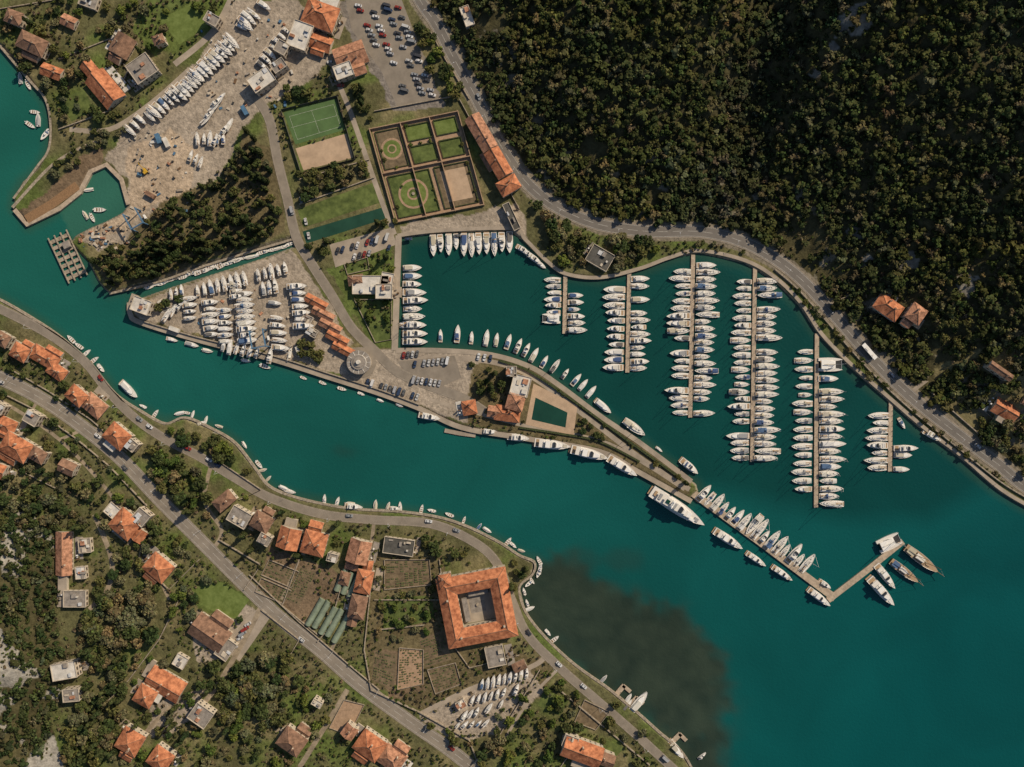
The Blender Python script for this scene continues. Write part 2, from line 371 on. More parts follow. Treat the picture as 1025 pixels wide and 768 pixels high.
def dashes(name,pts,z,ln,gap,w=.15,off=0):
    P=smooth(pts,8);A=np.array([(X(p[0]),Y(p[1])) for p in P]);d=np.r_[0,np.cumsum(np.hypot(*np.diff(A,axis=0).T))]
    b=MB();s=0
    while s+ln<d[-1]:
        p=[np.interp(s,d,A[:,0]),np.interp(s,d,A[:,1])];q=[np.interp(s+ln,d,A[:,0]),np.interp(s+ln,d,A[:,1])]
        dx,dy=q[0]-p[0],q[1]-p[1];l=math.hypot(dx,dy);nx,ny=-dy/l,dx/l
        o=len(b.v)
        for (e,sg) in((p,1),(p,-1),(q,-1),(q,1)): b.v.append((e[0]+nx*(off+sg*w/2),e[1]+ny*(off+sg*w/2),z))
        b.face((o,o+1,o+2,o+3),'paint');s+=ln+gap
    return b.obj(name)
def sheet(name,poly,z,k,thick=0,grow=1):
    b=MB();pp=[(X(p[0]),Y(p[1])) for p in poly]
    ar=sum(pp[i][0]*pp[(i+1)%len(pp)][1]-pp[(i+1)%len(pp)][0]*pp[i][1] for i in range(len(pp)))
    if ar<0: pp=pp[::-1]
    if thick: b.prism(pp,pp,z-thick,z,k,None,True)
    else:
        b.v=[(p[0],p[1],z) for p in pp];b.face(range(len(pp)),k)
    if grow is not None: mark(poly,grow)
    return b.obj(name)
def road(name,pts,w,k='asphalt',mark_=True,kerb=True):
    if kerb: ribbon(name+'_pavement',pts,w+2.6,LAND+.12,'kerb',.3)
    ribbon(name,pts,w,LAND+(.135 if kerb else .06),k)
    z=LAND+(.14 if kerb else .065)
    if mark_:
        dashes(name+'_centre_marking',pts,z,6,3,.14)
        dashes(name+'_edge_marking',pts,z,5,.01,.12,w*S/2-.35);dashes(name+'_edge_marking',pts,z,5,.01,.12,-w*S/2+.35)
road('hill_road',R1v,11);road('main_road',R2,11.5,'asphalt2')
road('waterfront_road',R3,6.5,'asphalt2',False);road('marina_road',R4,7,'asphalt2',False)
for nm,p,w in(('track',[(0,400),(60,440),(115,500),(150,560),(170,600)],3.5),
 ('track',[(95,515),(112,560),(108,590),(90,610)],5),('track',[(265,600),(245,640),(215,690),(190,720)],5),
 ('track',[(348,690),(330,720),(300,768)],5),('track',[(420,715),(470,690),(530,668),(545,658)],5),
 ('track',[(215,455),(205,500),(222,530),(215,548)],4),('track',[(375,520),(368,560),(345,620),(330,655)],3.5),
 ('track',[(175,65),(215,30),(240,-20)],6),('track',[(320,0),(330,60),(350,110),(378,190),(395,235)],5),
 ('track',[(400,362),(440,358),(490,362),(530,376),(580,412),(640,458),(690,490)],5),
 ('track',[(430,400),(520,425),(600,441),(645,464),(685,490)],3.5),
 ('track',[(70,130),(110,130),(150,105),(190,70)],5),
 ('track',[(905,398),(935,375),(975,350)],4),('track',[(135,745),(180,700),(215,690)],4),('track',[(60,440),(100,430),(130,470)],3),('track',[(40,398),(20,430),(0,445)],3),('track',[(560,668),(530,700),(505,740)],3),('track',[(300,560),(282,600)],2.5)):
    BM|=segdist(MX,MY,p)<w/2+.6
    ribbon('access_track',p,w,LAND+.03+random.random()*.02,'track' if p[0][0]<400 and p[0][1]>300 else 'concrete')
Q1=[(130,303),(131,315),(141,323),(200,341),(270,359),(330,378),(380,394),(420,409),(462,428),(520,438),(600,452),(640,473),(692,502)]
Q2=[(692,482),(640,443),(600,416),(560,386),(530,367),(490,355),(440,351),(396,351)]
Q3=[(395,351),(399,236)];Q4=[(398,236),(440,231),(512,229),(526,240),(547,261),(566,274),(600,278),(640,269),(670,258),(700,251),(746,261),(777,279),(802,304),(822,334),(852,365),(892,400),(927,430),(962,456),(1002,490),(1040,512)]
ribbon('quay_wall',Q1,5,1.62,'concrete',4);ribbon('quay_wall',Q2,5,1.62,'concrete',4)
ribbon('quay_wall',Q3,6,1.63,'concrete',4,n=1);ribbon('quay_wall',Q4,3.6,1.61,'concrete',4)
ribbon('quay_wall',[(13,208),(50,168),(78,150),(103,140)],3,1.62,'stone',3)
ribbon('quay_wall',[(15,210),(27,225),(60,209),(80,193),(91,172),(107,165),(122,180),(129,205)],4.5,1.62,'pier',3,n=1)
ribbon('stone_jetty',[(27,220),(52,205),(78,186)],9,1.66,'wooden',3,n=1)
ribbon('stone_seawall',[(-30,287)]+SOUTH+[(700,790)],2.2,1.62,'stone',3)
ribbon('stone_seawall',[(110,294),(160,282),(200,268),(245,254),(292,240)],2.2,1.62,'stone',3)
ribbon('stone_seawall',[(0,46),(30,81),(46,100),(51,125),(49,150),(37,168),(14,199)],2.2,1.62,'stone',3)
ribbon('parapet_wall',[(145,322),(200,338),(270,355),(330,374),(380,390),(420,405)],1.2,2.6,'stone',1.2)
ribbon('hedge',[(500,361),(530,372),(575,402),(620,435),(680,478)],2.2,2.7,'hedge',1.3)
ribbon('hedge',[(520,428),(560,434),(600,442),(640,462)],2,2.5,'hedge',1.1)
ribbon('retaining_wall',[(775,270),(800,292),(830,326),(865,366),(905,405),(955,446),(1000,482),(1035,503)],1.2,2.7,'stone',1.4)
PIERS=[((566,274),(565,334),4),((630,272),(628,373),4),((694,255),(691,418),4),((756,268),(753,462),4),((818,334),(817,508),4.2),((892,401),(891,472),4)]
for a,b_,w in PIERS: ribbon('pier',[a,b_],w,.75,'pier',.6,n=1)
ribbon('pier',[(690,491),(760,542),(836,599)],7.5,1.0,'pier',1.2,n=1)
ribbon('pier',[(829,601),(868,571),(904,542)],6,1.01,'pier',1.2,n=1)
ribbon('pier',[(445,431),(460,434),(476,436)],4,.7,'concrete',.5,n=1)
b=MB()
for a,b_,w in PIERS:
    n=14
    for i in range(1,n+1):
        x=a[0]+(b_[0]-a[0])*i/n;y=a[1]+(b_[1]-a[1])*i/n
        b.cyl((X(x-w/2+.4),Y(y),.7),(X(x-w/2+.4),Y(y),1.7),.14,.14,'white',5);b.cyl((X(x+w/2),Y(y),-1),(X(x+w/2),Y(y),1.4),.16,.16,'rubber',5)
b.obj('pier_service_pedestals_and_piles')
b=MB();
for i in range(7):
    b.box(0,-12+i*4,.2,12,2.2,.8,'concrete' if i%2 else 'stone')
for x in(-6,-2,2,6): b.box(x,0,1.0,.7,30,.5,'stone')
b.box(3,6,1.5,4,4,2.2,'roof_g')
b.obj('floating_work_dock',(X(68),Y(257),0),math.radians(25))

# ------------------------------------------------------------------ sheets: courts, gardens, parking
zz=LAND
sheet('tennis_court',[(284,113),(336,99),(346,130),(296,145)],zz+.03,'court_g')
sheet('ball_court',[(296,149),(347,134),(354,158),(304,171)],zz+.03,'court_b')
sheet('lawn',[(298,210),(377,182),(384,202),(304,228)],zz+.03,'lawn')
sheet('canal_pond',[(303,232),(386,207),(390,218),(307,244)],zz+.02,'pond')
sheet('parking_lot',[(346,0),(402,0),(440,98),(398,108),(382,72),(352,30)],zz+.02,'asphalt2')
sheet('parking_lot',[(398,362),(455,356),(462,378),(440,388),(410,378)],zz+.07,'asphalt2')
sheet('parking_lot',[(330,245),(392,228),(397,245),(336,268)],zz+.02,'concrete')
sheet('parking_lot',[(245,620),(262,606),(272,616),(240,662),(225,650)],zz+.02,'concrete')
b=MB()
def line(b,p,q,z,w,k='paint'):
    ax,ay,bx,by=X(p[0]),Y(p[1]),X(q[0]),Y(q[1]);l=math.hypot(bx-ax,by-ay);nx,ny=-(by-ay)/l*w/2,(bx-ax)/l*w/2
    o=len(b.v);b.v+=[(ax+nx,ay+ny,z),(ax-nx,ay-ny,z),(bx-nx,by-ny,z),(bx+nx,by+ny,z)];b.face((o,o+1,o+2,o+3),k)
for p,q in(((290,117),(334,105)),((298,140),(341,127)),((290,117),(298,140)),((334,105),(341,127)),((312,111),(320,133)),((292,128),(338,116))): line(b,p,q,zz+.036,.1)
b.obj('court_markings')
def fence(name,pts,h=2,k='stone',w=.8,z=LAND):
    return ribbon(name,pts,w,z+h,k,h,n=1)
fence('court_fence',[(282,111),(338,97),(356,160),(302,174),(282,111)],2.0,'roof_d',.12)
def F(u,v):
    a=np.array((372,130.));r=np.array((84,-17.));d=np.array((26,93.));p=a+r*u+d*v;return (p[0],p[1])
def quad_(u0,u1,v0,v1): return [F(u0,v0),F(u1,v0),F(u1,v1),F(u0,v1)]
sheet('garden_gravel',quad_(0,1.02,0,1),zz+.02,'path')
for (u0,u1,v0,v1,k) in((.03,.31,.04,.44,'soil'),(.38,.66,.04,.2,'lawn2'),(.38,.66,.26,.44,'lawn'),(.72,.98,.04,.2,'lawn2'),(.72,.98,.26,.44,'lawn'),(.03,.52,.52,.96,'lawn'),(.58,.98,.52,.96,'soil')):
    z=zz+.03+random.random()*.02
    sheet('garden_bed',quad_(u0,u1,v0,v1),z,k)
    fence('garden_hedge',quad_(u0,u1,v0,v1)+[F(u0,v0)],.7,'hedge',1.2)
def disc(name,c,r,z,k,n=28,th=0): return sheet(name,[(c[0]+r*math.cos(2*math.pi*i/n),c[1]+r*math.sin(2*math.pi*i/n)) for i in range(n)],z,k,th)
for c,r in((F(.27,.74),15),(F(.17,.24),11)):
    disc('round_garden_path',c,r,zz+.07,'path');disc('round_lawn',c,r-2.2,zz+.09,'lawn2');disc('round_garden_path',c,r*.42,zz+.1,'path');disc('round_flower_bed',c,r*.3,zz+.11,'lawn')
disc('garden_fountain',F(.27,.74),1.6,zz+.7,'stone',14,.6)
sheet('patio',quad_(.64,.93,.57,.9),zz+.09,'court_b')
for v in(0,.48,1): fence('garden_wall',[F(-.02,v),F(1.03,v)],2,'path',.8)
for u in(-.02,.345,.69,1.03): fence('garden_wall',[F(u,-.01),F(u,1.01)],1.9,'path',.8)
sheet('pool_terrace',[(534,384),(578,406),(574,436),(526,425)],zz+.1,'court_b',.3)
sheet('swimming_pool',[(536,398),(568,413),(566,428),(532,420)],zz+.108,'pool')
FIELDS=[([(270,560),(300,572),(292,588),(262,575)],'soil'),([(262,578),(292,591),(284,604),(256,592)],'soil'),([(300,566),(318,573),(300,606),(284,600)],'soil'),
([(376,650),(398,655),(394,690),(372,680)],'soil'),([(400,648),(424,650),(424,684),(398,690)],'path'),([(420,640),(445,630),(452,660),(426,668)],'soil'),([(428,670),(456,663),(462,684),(436,694)],'soil'),
([(385,560),(430,560),(432,585),(385,590)],'soil'),([(196,590),(222,583),(250,600),(236,620),(205,608)],'lawn2'),
([(585,700),(610,712),(596,730),(575,722)],'soil'),([(545,690),(570,700),(560,716),(538,706)],'lawn'),([(600,738),(625,748),(612,762),(590,757)],'lawn'),
([(60,100),(85,90),(95,112),(72,122)],'lawn'),([(345,265),(368,258),(370,270),(348,275)],'lawn'),([(355,300),(392,300),(392,340),(376,343)],'lawn'),([(345,700),(365,705),(350,735),(330,728)],'path'),([(160,20),(190,5),(210,25),(180,45)],'lawn2'),([(160,20),(150,0),(190,2)],'lawn'),([(384,598),(432,596),(436,620),(384,632)],'lawn')]
for p,k in FIELDS:
    sheet('garden_plot',p,zz+.015+random.random()*.02,k,0,None if k=='lawn' else 1)
    if random.random()<.5: fence('garden_wall',p+[p[0]],.8,'stone',.6)
b=MB()
for p,k in FIELDS[:8]:
    a,b1,c,d=[np.array(q,float) for q in p]
    n=int(np.linalg.norm(d-a)/2.4)
    for i in range(1,n):
        u=i/n;s=a+(d-a)*u;e=b1+(c-b1)*u
        for g in range(9):
            if random.random()<.6:
                m=s+(e-s)*(.05+g*.1);m2=s+(e-s)*(.05+g*.1+random.uniform(.04,.09));ang=math.atan2(-(m2-m)[1],(m2-m)[0]);cc=(m+m2)/2
                b.box(X(cc[0]),Y(cc[1]),zz,np.linalg.norm(m2-m)*S,random.uniform(.4,.8),random.uniform(.2,.6),'crop',ang)
b.obj('crop_rows')
def arch(name,px,py,w,l,ang,k,h=2.6):
    b=MB();n=8;rings=[]
    for y in(-l/2,l/2): rings.append([(-w/2*math.cos(math.pi*i/n),y,h*math.sin(math.pi*i/n)) for i in range(n+1)])
    b.loft(rings,k);o=len(b.v)
    b.face(range(n+1),k);b.face(range(n+1,2*n+2),k)
    mark([(px-3,py-3),(px+3,py-3),(px+3,py+3),(px-3,py+3)])
    return b.obj(name,(X(px),Y(py),LAND),math.radians(ang))
for i in range(5): arch('greenhouse',316+i*6.5,612+i*4.2-(i%2)*2,4,18,-30,'green_house')
for i in range(3): arch('greenhouse',342+i*6.5,580+i*3,4,14,-25,'green_house')

# ------------------------------------------------------------------ houses
def R_(a,b,c,s): return (a*c-b*s,a*s+b*c)
def house(px,py,w,l,ang,t='o',fl=2,roof='hip',name='tiled_roof_house',annex=True):
    W=w*S;L_=l*S;h=fl*2.9;z=zat(px,py)-.2
    e=bpy.data.objects.new(name,None);e.location=(X(px),Y(py),z);e.rotation_euler=(0,0,math.radians(ang));COL.objects.link(e)
    wk='wall';rk={'o':random.choice(['roof_o','roof_o','roof_o2']),'b':'roof_b','g':'roof_g','w':'roof_w','d':'roof_d'}[t]
    b=MB();b.box(0,0,-1,W,L_,h+1,wk);b.obj('walls',parent=e)
    b=MB();o=.5
    def tiled(cx,cy,W2,L2,h,roof):
        w2=W2/2+o;l2=L2/2+o;sw=w2>l2;a_,b_=(l2,w2) if sw else (w2,l2)
        rh=a_*.5;ins=min(a_ if roof=='hip' else 0,b_*.98)
        V=[(-a_,-b_,h),(a_,-b_,h),(a_,b_,h),(-a_,b_,h),(0,-b_+ins,h+rh),(0,b_-ins,h+rh)]
        V+= [(v[0],v[1],h-.22) for v in V[:4]]
        if sw: V=[(v[1],-v[0],v[2]) for v in V]
        V=[(v[0]+cx,v[1]+cy,v[2]) for v in V];q=len(b.v);b.v+=V
        for f in((0,1,4),(1,2,5,4),(2,3,5),(3,0,4,5)): b.face([q+i for i in f],rk if (roof=='hip' or len(f)==4) else wk)
        for f in((6,7,1,0),(7,8,2,1),(8,9,3,2),(9,6,0,3),(9,8,7,6)): b.face([q+i for i in f],'wall')
        up=lambda v:(v[0],v[1],v[2]+.03)
        b.cyl(up(V[4]),up((V[5][0]+.01,V[5][1],V[5][2])),.17,.17,'roof_b',5)
        if roof=='hip':
            for c,rr in((0,4),(1,4),(2,5),(3,5)): b.cyl(V[c],V[rr],.13,.15,'roof_b',4)
    if t in 'gwd' or roof=='flat':
        b.box(0,0,h,W+.3,L_+.3,.35,'wall',0,rk)
        b.box(0,L_/2+.0,h+.352,W+.3,.3,.5,'wall');b.box(0,-L_/2,h+.352,W+.3,.3,.5,'wall');b.box(W/2,0,h+.352,.3,L_-.4,.5,'wall');b.box(-W/2,0,h+.352,.3,L_-.4,.5,'wall')
        for i in range(random.randint(2,5)): b.box(random.uniform(-.35,.35)*W,random.uniform(-.35,.35)*L_,h+.353,random.uniform(.8,3.2),random.uniform(.8,3.2),random.uniform(.4,1.6),random.choice(['roof_w','roof_g','metal','roof_o2','wall']))
    else:
        tiled(0,0,W,L_,h,roof)
    b.obj('roof',parent=e)
    if t in 'ob' and annex and min(w,l)>13:   # lower wing
        sd=random.choice([-1,1]);ww=W*.55;wl=L_*.5;cx=random.uniform(-.2,.2)*W;cy=sd*(L_/2+wl/2-1)
        h2=max(2.6,h-2.7);b=MB();b.box(cx,cy,-1,ww,wl,h2+1,wk);b.obj('side_wing_walls',parent=e);b=MB()
        if random.random()<.55: tiled(cx,cy,ww,wl,h2,'gable')
        else: b.box(cx,cy,h2,ww+.3,wl+.3,.4,'wall',0,random.choice(['roof_g','roof_w','concrete']))
        b.obj('side_wing_roof',parent=e)
    b=MB()
    for f in range(fl):
        zb=f*2.9+1.1
        for sx in(-1,1):
            n=max(1,int(L_/3))
            for i in range(n):
                y=-L_/2+(i+.5)*L_/n
                b.box(sx*(W/2+.01),y,zb,.1,1.0,1.4,'glass');b.box(sx*(W/2+.09),y-.75,zb-.02,.06,.45,1.44,'wood');b.box(sx*(W/2+.09),y+.75,zb-.02,.06,.45,1.44,'wood')
        for sy in(-1,1):
            n=max(1,int(W/3))
            for i in range(n):
                if f==0 and sy==-1 and i==0: continue
                b.box(-W/2+(i+.5)*W/n,sy*(L_/2+.01),zb,1.0,.1,1.4,'glass')
    b.obj('windows',parent=e)
    b=MB();n=max(1,int(W/3));b.box(-W/2+.5*W/n,-(L_/2+.03),.2,1.1,.12,2.2,'wood');b.obj('door',parent=e)
    if t in'ob':
        b=MB()
        for i in range(random.randint(1,2)):
            cx,cy=random.uniform(-.25,.25)*W,random.uniform(-.3,.3)*L_
            b.box(cx,cy,h,.8,.8,min(W,L_)*.25+1.3,'wall');b.box(cx,cy,h+min(W,L_)*.25+1.31,1.05,1.05,.18,'roof_b')
        b.obj('chimney',parent=e)
    if annex and min(w,l)>12:
        b=MB();sd=random.choice([-1,1]);aw=random.uniform(2.5,5);al=L_*random.uniform(.5,1.2)
        k=random.choice(['roof_w','concrete','track','concrete','roof_g'])
        b.box(sd*(W/2+aw/2+.62),random.uniform(-.2,.2)*L_,-1,aw,al,1+random.choice([.35,.4,1.2]),'wall',0,k)
        for q in range(4): b.box(sd*(W/2+aw*.5+random.uniform(-1,1)),random.uniform(-.3,.3)*al,0,.9,.7,.9+2.6*random.random(),random.choice(['wood','white','roof_g']))
        b.obj('terrace',parent=e)
    c,s=math.cos(math.radians(ang)),math.sin(math.radians(ang));p=[]
    for a,bb in((-w/2,-l/2),(w/2,-l/2),(w/2,l/2),(-w/2,l/2)):
        q=R_(a,bb,c,s);p.append((px+q[0],py-q[1]))
    mark(p,3.5);return e
HS=[ # north-west
(38,48,28,16,-25,'b'),(55,74,20,11,-20,'o'),(125,48,20,20,-30,'b'),(108,91,22,34,40,'o'),(147,73,24,22,35,'g'),(92,4,18,12,-20,'g'),(20,22,16,12,-20,'b'),
(72,24,14,10,-25,'o'),(216,24,14,10,-30,'g'),(163,44,10,8,20,'b'),
(323,20,32,24,-20,'o'),(303,40,20,26,-20,'w'),(322,45,22,14,-20,'o'),(352,58,30,22,20,'o'),(346,75,18,14,20,'w'),(285,52,12,12,-30,'g'),(265,84,24,16,35,'w'),(282,70,14,10,35,'g'),
(468,20,9,20,20,'w'),(600,259,24,18,-30,'d'),(883,309,26,16,-35,'o'),(907,316,15,16,-35,'o'),
(1000,410,24,15,-30,'o'),(1020,402,12,10,-30,'b'),
(146,307,18,14,-20,'w'),(470,408,13,13,10,'o'),(372,286,36,18,0,'w'),(386,293,16,14,0,'w'),(388,283,12,18,-10,'w'),(357,281,14,9,8,'b'),
# south-west strip
(8,425,22,14,-25,'o'),(22,447,28,20,-30,'o'),(5,408,12,10,-30,'g'),(4,470,14,13,-20,'o'),(38,418,14,12,-30,'g'),(44,455,14,12,-30,'b'),
(26,353,16,14,-30,'o'),(48,358,28,14,-30,'o'),(8,340,14,12,-30,'b'),(60,372,18,12,-35,'o'),(82,396,14,18,50,'o'),(97,406,16,22,50,'o'),(122,436,22,18,-40,'o'),(137,445,10,10,-40,'g'),
(73,467,15,12,-25,'b'),(130,523,22,24,50,'o'),(146,516,14,14,50,'g'),(115,510,12,12,50,'w'),(163,566,24,20,-40,'o'),
(67,553,15,42,0,'o'),(78,598,22,16,0,'g'),(88,545,12,14,5,'g'),(84,572,10,12,5,'w'),(70,668,24,16,10,'w'),(77,692,16,12,5,'g'),
(228,500,12,20,-50,'b'),(243,516,20,16,-30,'g'),(265,521,18,16,-30,'b'),(268,538,12,10,-30,'g'),(292,537,20,20,-15,'o'),(317,542,22,22,-15,'o'),(335,556,10,8,-15,'g'),(361,550,20,22,-15,'o'),(366,580,15,22,-12,'o'),(360,605,15,22,-12,'b'),(400,546,30,16,-8,'d'),(346,578,9,12,-15,'b'),
(212,632,36,24,-35,'b'),(228,648,14,20,-35,'g'),(168,683,36,22,-30,'o'),(150,693,18,18,-30,'o'),(135,738,22,22,-30,'o'),(165,755,20,20,-35,'o'),(205,712,20,18,-35,'g'),(183,660,12,12,-30,'w'),
(295,738,24,20,-35,'b'),(372,742,26,22,-35,'o'),(392,756,26,20,-35,'o'),(352,728,12,12,-35,'o'),(582,748,38,20,-20,'o'),(570,738,14,12,-20,'g'),(606,756,14,12,-20,'b'),
(496,655,18,20,12,'g'),(462,703,9,8,30,'w'),(520,665,12,8,25,'b'),(320,700,10,6,-30,'w'),
(985,372,6,24,55,'b'),(512,372,10,10,0,'g'),
]
for h in HS: house(*h,fl=random.choice([1,2,2]),roof=random.choice(['hip','hip','gable']),name={'o':'tiled_roof_house','b':'tiled_roof_house','g':'flat_roof_building','w':'white_roof_building','d':'dark_roof_building'}[h[5]])
house(482,136,15,36,30,'o',2,'gable','palace_wing',False);house(499,166,15,28,30,'o',2,'gable','palace_wing',False);house(509,188,20,14,30,'o',2,'hip','palace_wing',False)
house(489,163,8,18,30,'b',1,'gable','palace_wing',False);house(512,218,7,28,25,'d',1,'flat','covered_bridge_hall',False)
for (x,y) in((318,303),(325,315),(332,327),(339,339),(345,350)): house(x,y,22,7.5,-28,'o',1,'gable','tiled_roof_workshop',False)
for (x,y) in((309,320),(314,333),): house(x,y,10,8,-28,'g',1,'flat','workshop_annex',False)
house(508,414,24,14,-8,'o',1,'hip','marina_restaurant',False);house(516,402,16,16,-15,'o',2,'hip','marina_restaurant',False);house(521,386,18,20,-14,'w',2,'flat','marina_reception',False);house(495,412,12,10,-8,'o',1,'gable','marina_restaurant',False)
def rb():
    b=MB();n=24
    def c(r): return [(r*math.cos(2*math.pi*i/n),r*math.sin(2*math.pi*i/n)) for i in range(n)]
    b.prism(c(6.6),c(6.6),0,3.0,'wall');b.prism(c(6.3),c(6.3),3,5.2,'glass');b.prism(c(7.2),c(7.2),5.2,5.6,'roof_w','roof_g',True)
    b.prism(c(4.6),c(4.4),5.6,6.5,'roof_w','roof_g');b.prism(c(3.2),c(3.1),6.5,6.9,'roof_g','roof_g');b.prism(c(1.4),c(1.2),6.9,8.3,'roof_w','roof_w')
    for i in range(12):
        t=2*math.pi*i/12;b.box(5.7*math.cos(t),5.7*math.sin(t),5.6,.25,2.4,.25,'deck',t+math.pi/2)
    mark([(348,350),(376,350),(376,377),(348,377)]);return b.obj('round_control_building',(X(361),Y(363),LAND))
rb()
disc('round_plaza',(361,363),15.5,LAND+.16,'asphalt2')
def monastery():
    e=bpy.data.objects.new('monastery',None);e.location=(X(478),Y(605),LAND);e.rotation_euler=(0,0,math.radians(11));COL.objects.link(e)
    A=21;Bi=10;h=7
    def sq(r): return [(-r,-r),(r,-r),(r,r),(-r,r)]
    b=MB();b.prism(sq(A-.5),sq(A-.5),-.5,h,'wall')
    b.f.pop();b.m.pop()
    b.prism(sq(Bi+.3),sq(Bi+.3),-.5,h,'wall');b.f.pop();b.m.pop();b.obj('walls',parent=e)
    b=MB();o=sq(A);m=sq((A+Bi)/2);i_=sq(Bi)
    b.v=[(p[0],p[1],h) for p in o]+[(p[0],p[1],h+2.6) for p in m]+[(p[0],p[1],h) for p in i_]+[(p[0],p[1],h-.3) for p in o]+[(p[0],p[1],h-.3) for p in i_]
    for q in range(4):
        r=(q+1)%4;b.face((q,r,4+r,4+q),'roof_o');b.face((4+q,4+r,8+r,8+q),'roof_o');b.face((12+q,12+r,r,q),'wall');b.face((8+q,8+r,16+r,16+q),'wall');b.face((16+q,16+r,12+r,12+q),'wall')
    for q in range(4): 
        r=(q+1)%4;b.cyl(b.v[4+q],b.v[4+r],.2,.2,'roof_b',5);b.cyl(b.v[q],b.v[4+q],.16,.16,'roof_b',5);b.cyl(b.v[8+q],b.v[4+q],.16,.16,'roof_b',5)
    b.obj('roof',parent=e)
    b=MB();b.box(0,0,-.3,2*Bi,2*Bi,.42,'concrete')
    b.box(0,0,.12,9,9,.08,'roof_g');b.cyl((0,0,.2),(0,0,1.1),.9,.9,'stone',10)
    b.box(-7,-1,.12,3,14,3.2,'roof_g');b.box(2,7.6,.12,12,2.6,3.0,'roof_g');b.obj('courtyard',parent=e)
    b=MB()
    for s in(-1,1):
        for k in range(9):
            x=-16+k*4
            for f in(1,4.2):
                b.box(x,s*(A-.47),f,1.1,.1,1.6,'glass');b.box(s*(A-.47),x,f,.1,1.1,1.6,'glass')
        for k in range(6):
            x=-7.5+k*3;b.box(x,s*(Bi+.27),3.4,1.6,.12,2,'glass');b.box(s*(Bi+.27),x,3.4,.12,1.6,2,'glass')
    b.obj('windows',parent=e)
    b=MB();b.box(0,-(A-.4),-.1,2.2,.14,3,'wood');b.obj('door',parent=e)
    b=MB()
    for p in((-16,8),(14,-13),(4,16),(-12,-15)): b.box(p[0],p[1],h,1,1,3.6,'wall')
    b.obj('chimneys',parent=e)
    mark([(438,572),(502,562),(520,636),(452,650)],3)
monastery()
house(447,578,11,12,11,'o',3,'hip','monastery_tower',False)

WALLS=[[(0,392),(38,411),(76,438),(110,466),(148,506)],[(12,370),(50,392),(92,420),(128,452)],[(250,575),(300,622),(350,665),(380,690)],[(220,540),(262,565),(245,590)],[(300,560),(283,606),(320,636)],[(350,560),(330,628),(318,642)],
[(375,555),(365,650),(372,690),(420,712)],[(440,560),(450,640),(470,668),(520,655)],[(540,670),(500,735),(470,768)],[(560,690),(620,740),(650,765)],[(420,712),(470,740),(480,768)],[(150,510),(140,560),(170,590),(200,560)],
[(210,455),(262,490),(240,500)],[(180,600),(160,640),(130,680),(110,700)],[(262,610),(300,640),(270,690)],[(915,383),(975,347)],[(930,392),(985,440)],[(945,378),(1005,430)],[(960,368),(1015,415)],[(60,60),(110,40),(140,90)],[(0,10),(60,0)],[(60,130),(110,112),(130,70)],[(300,180),(370,160)],[(375,112),(460,96)],[(300,205),(375,178)],[(460,100),(520,210),(505,212)],[(580,740),(560,768)],[(440,600),(375,600)],[(425,625),(376,630)],[(100,610),(140,590)],[(20,470),(60,490)],
[(840,300),(862,290),(900,300)],[(470,100),(446,60),(430,30)]]
for w in WALLS: fence('stone_garden_wall',w,random.uniform(.8,1.4),'stone',random.uniform(.6,1.0))
# ------------------------------------------------------------------ boats (templates, bow toward +Y, unit = metres)
HP=[(0,.78),(.1,.86),(.25,.96),(.42,1),(.58,.95),(.72,.8),(.84,.57),(.93,.31),(1,.03)]
def hullw(t):
    return float(np.interp(t,[a for a,_ in HP],[b for _,b in HP]))
def hull(b,L,B,zd=1.1,stern=.78,side='hull',deck='deck',keel=-.5,cx=0,sheer=.35):
    rings=[];T=[0,.1,.25,.42,.58,.72,.84,.93,1]
    for t in T:
        w=B/2*hullw(t)*(1 if t>.2 else (stern/.78)**(1-t/.2));y=-L/2+t*L;z=zd+sheer*t*t;kz=keel*(1-max(0,(t-.75)/.25)**2)
        rings.append([(cx-w,y,z),(cx-w*.93,y,.35*z),(cx-w*.82,y,.05),(cx-w*.35,y,kz),(cx,y,kz-.1),(cx+w*.35,y,kz),(cx+w*.82,y,.05),(cx+w*.93,y,.35*z),(cx+w,y,z)])
    o=b.loft(rings,[side,side,'anti','anti','anti','anti',side,side])
    n=9;b.face([o+i for i in range(n)],side)
    o2=len(b.v)
    for r in rings:
        w=r[8][0]-cx;b.v+=[(cx-w*.94,r[0][1],r[0][2]-.06),(cx+w*.94,r[0][1],r[0][2]-.06)]
    for a in range(len(rings)-1):
        b.face((o2+2*a,o2+2*a+1,o2+2*a+3,o2+2*a+2),deck)
        b.face((o+n*a,o2+2*a,o2+2*a+2,o+n*(a+1)),'white');b.face((o2+2*a+1,o+n*a+8,o+n*(a+1)+8,o2+2*a+3),'white')
    b.face((o,o+8,o2+1,o2),'white')
    return rings
def ol(y0,y1,w0,wm,w1,n=4):
    pts=[(w0,y0)]
    for i in range(n+1):
        t=i/n;y=y0+(y1-y0)*(.3+.7*t);w=wm+(w1-wm)*t*t;pts.append((w,y))
    return pts+[(-p[0],p[1]) for p in pts[::-1]]
def scl(o,f,dy=0):
    cy=sum(p[1] for p in o)/len(o);return [(p[0]*f,cy+(p[1]-cy)*f+dy) for p in o]
def cabin(b,o,z0,h,f=.85,k='white',g='glass',top='white',band=(.3,.75)):
    m1=scl(o,1-(1-f)*band[0]);m2=scl(o,1-(1-f)*band[1]);t=scl(o,f)
    b.prism(o,m1,z0,z0+h*band[0],k);b.prism(scl(m1,.985),scl(m2,.985),z0+h*band[0],z0+h*band[1],g);b.prism(scl(m2,1.03),t,z0+h*band[1],z0+h,k,top,True)
def stands(b,L,B,kz):
    for y in(-L*.28,L*.2):
        for s in(-1,1): b.cyl((s*B*.55,y,kz),(s*B*.36,y,.1),.07,.07,'red',4)
    b.box(0,0,kz,.8,L*.5,.25,'wood')
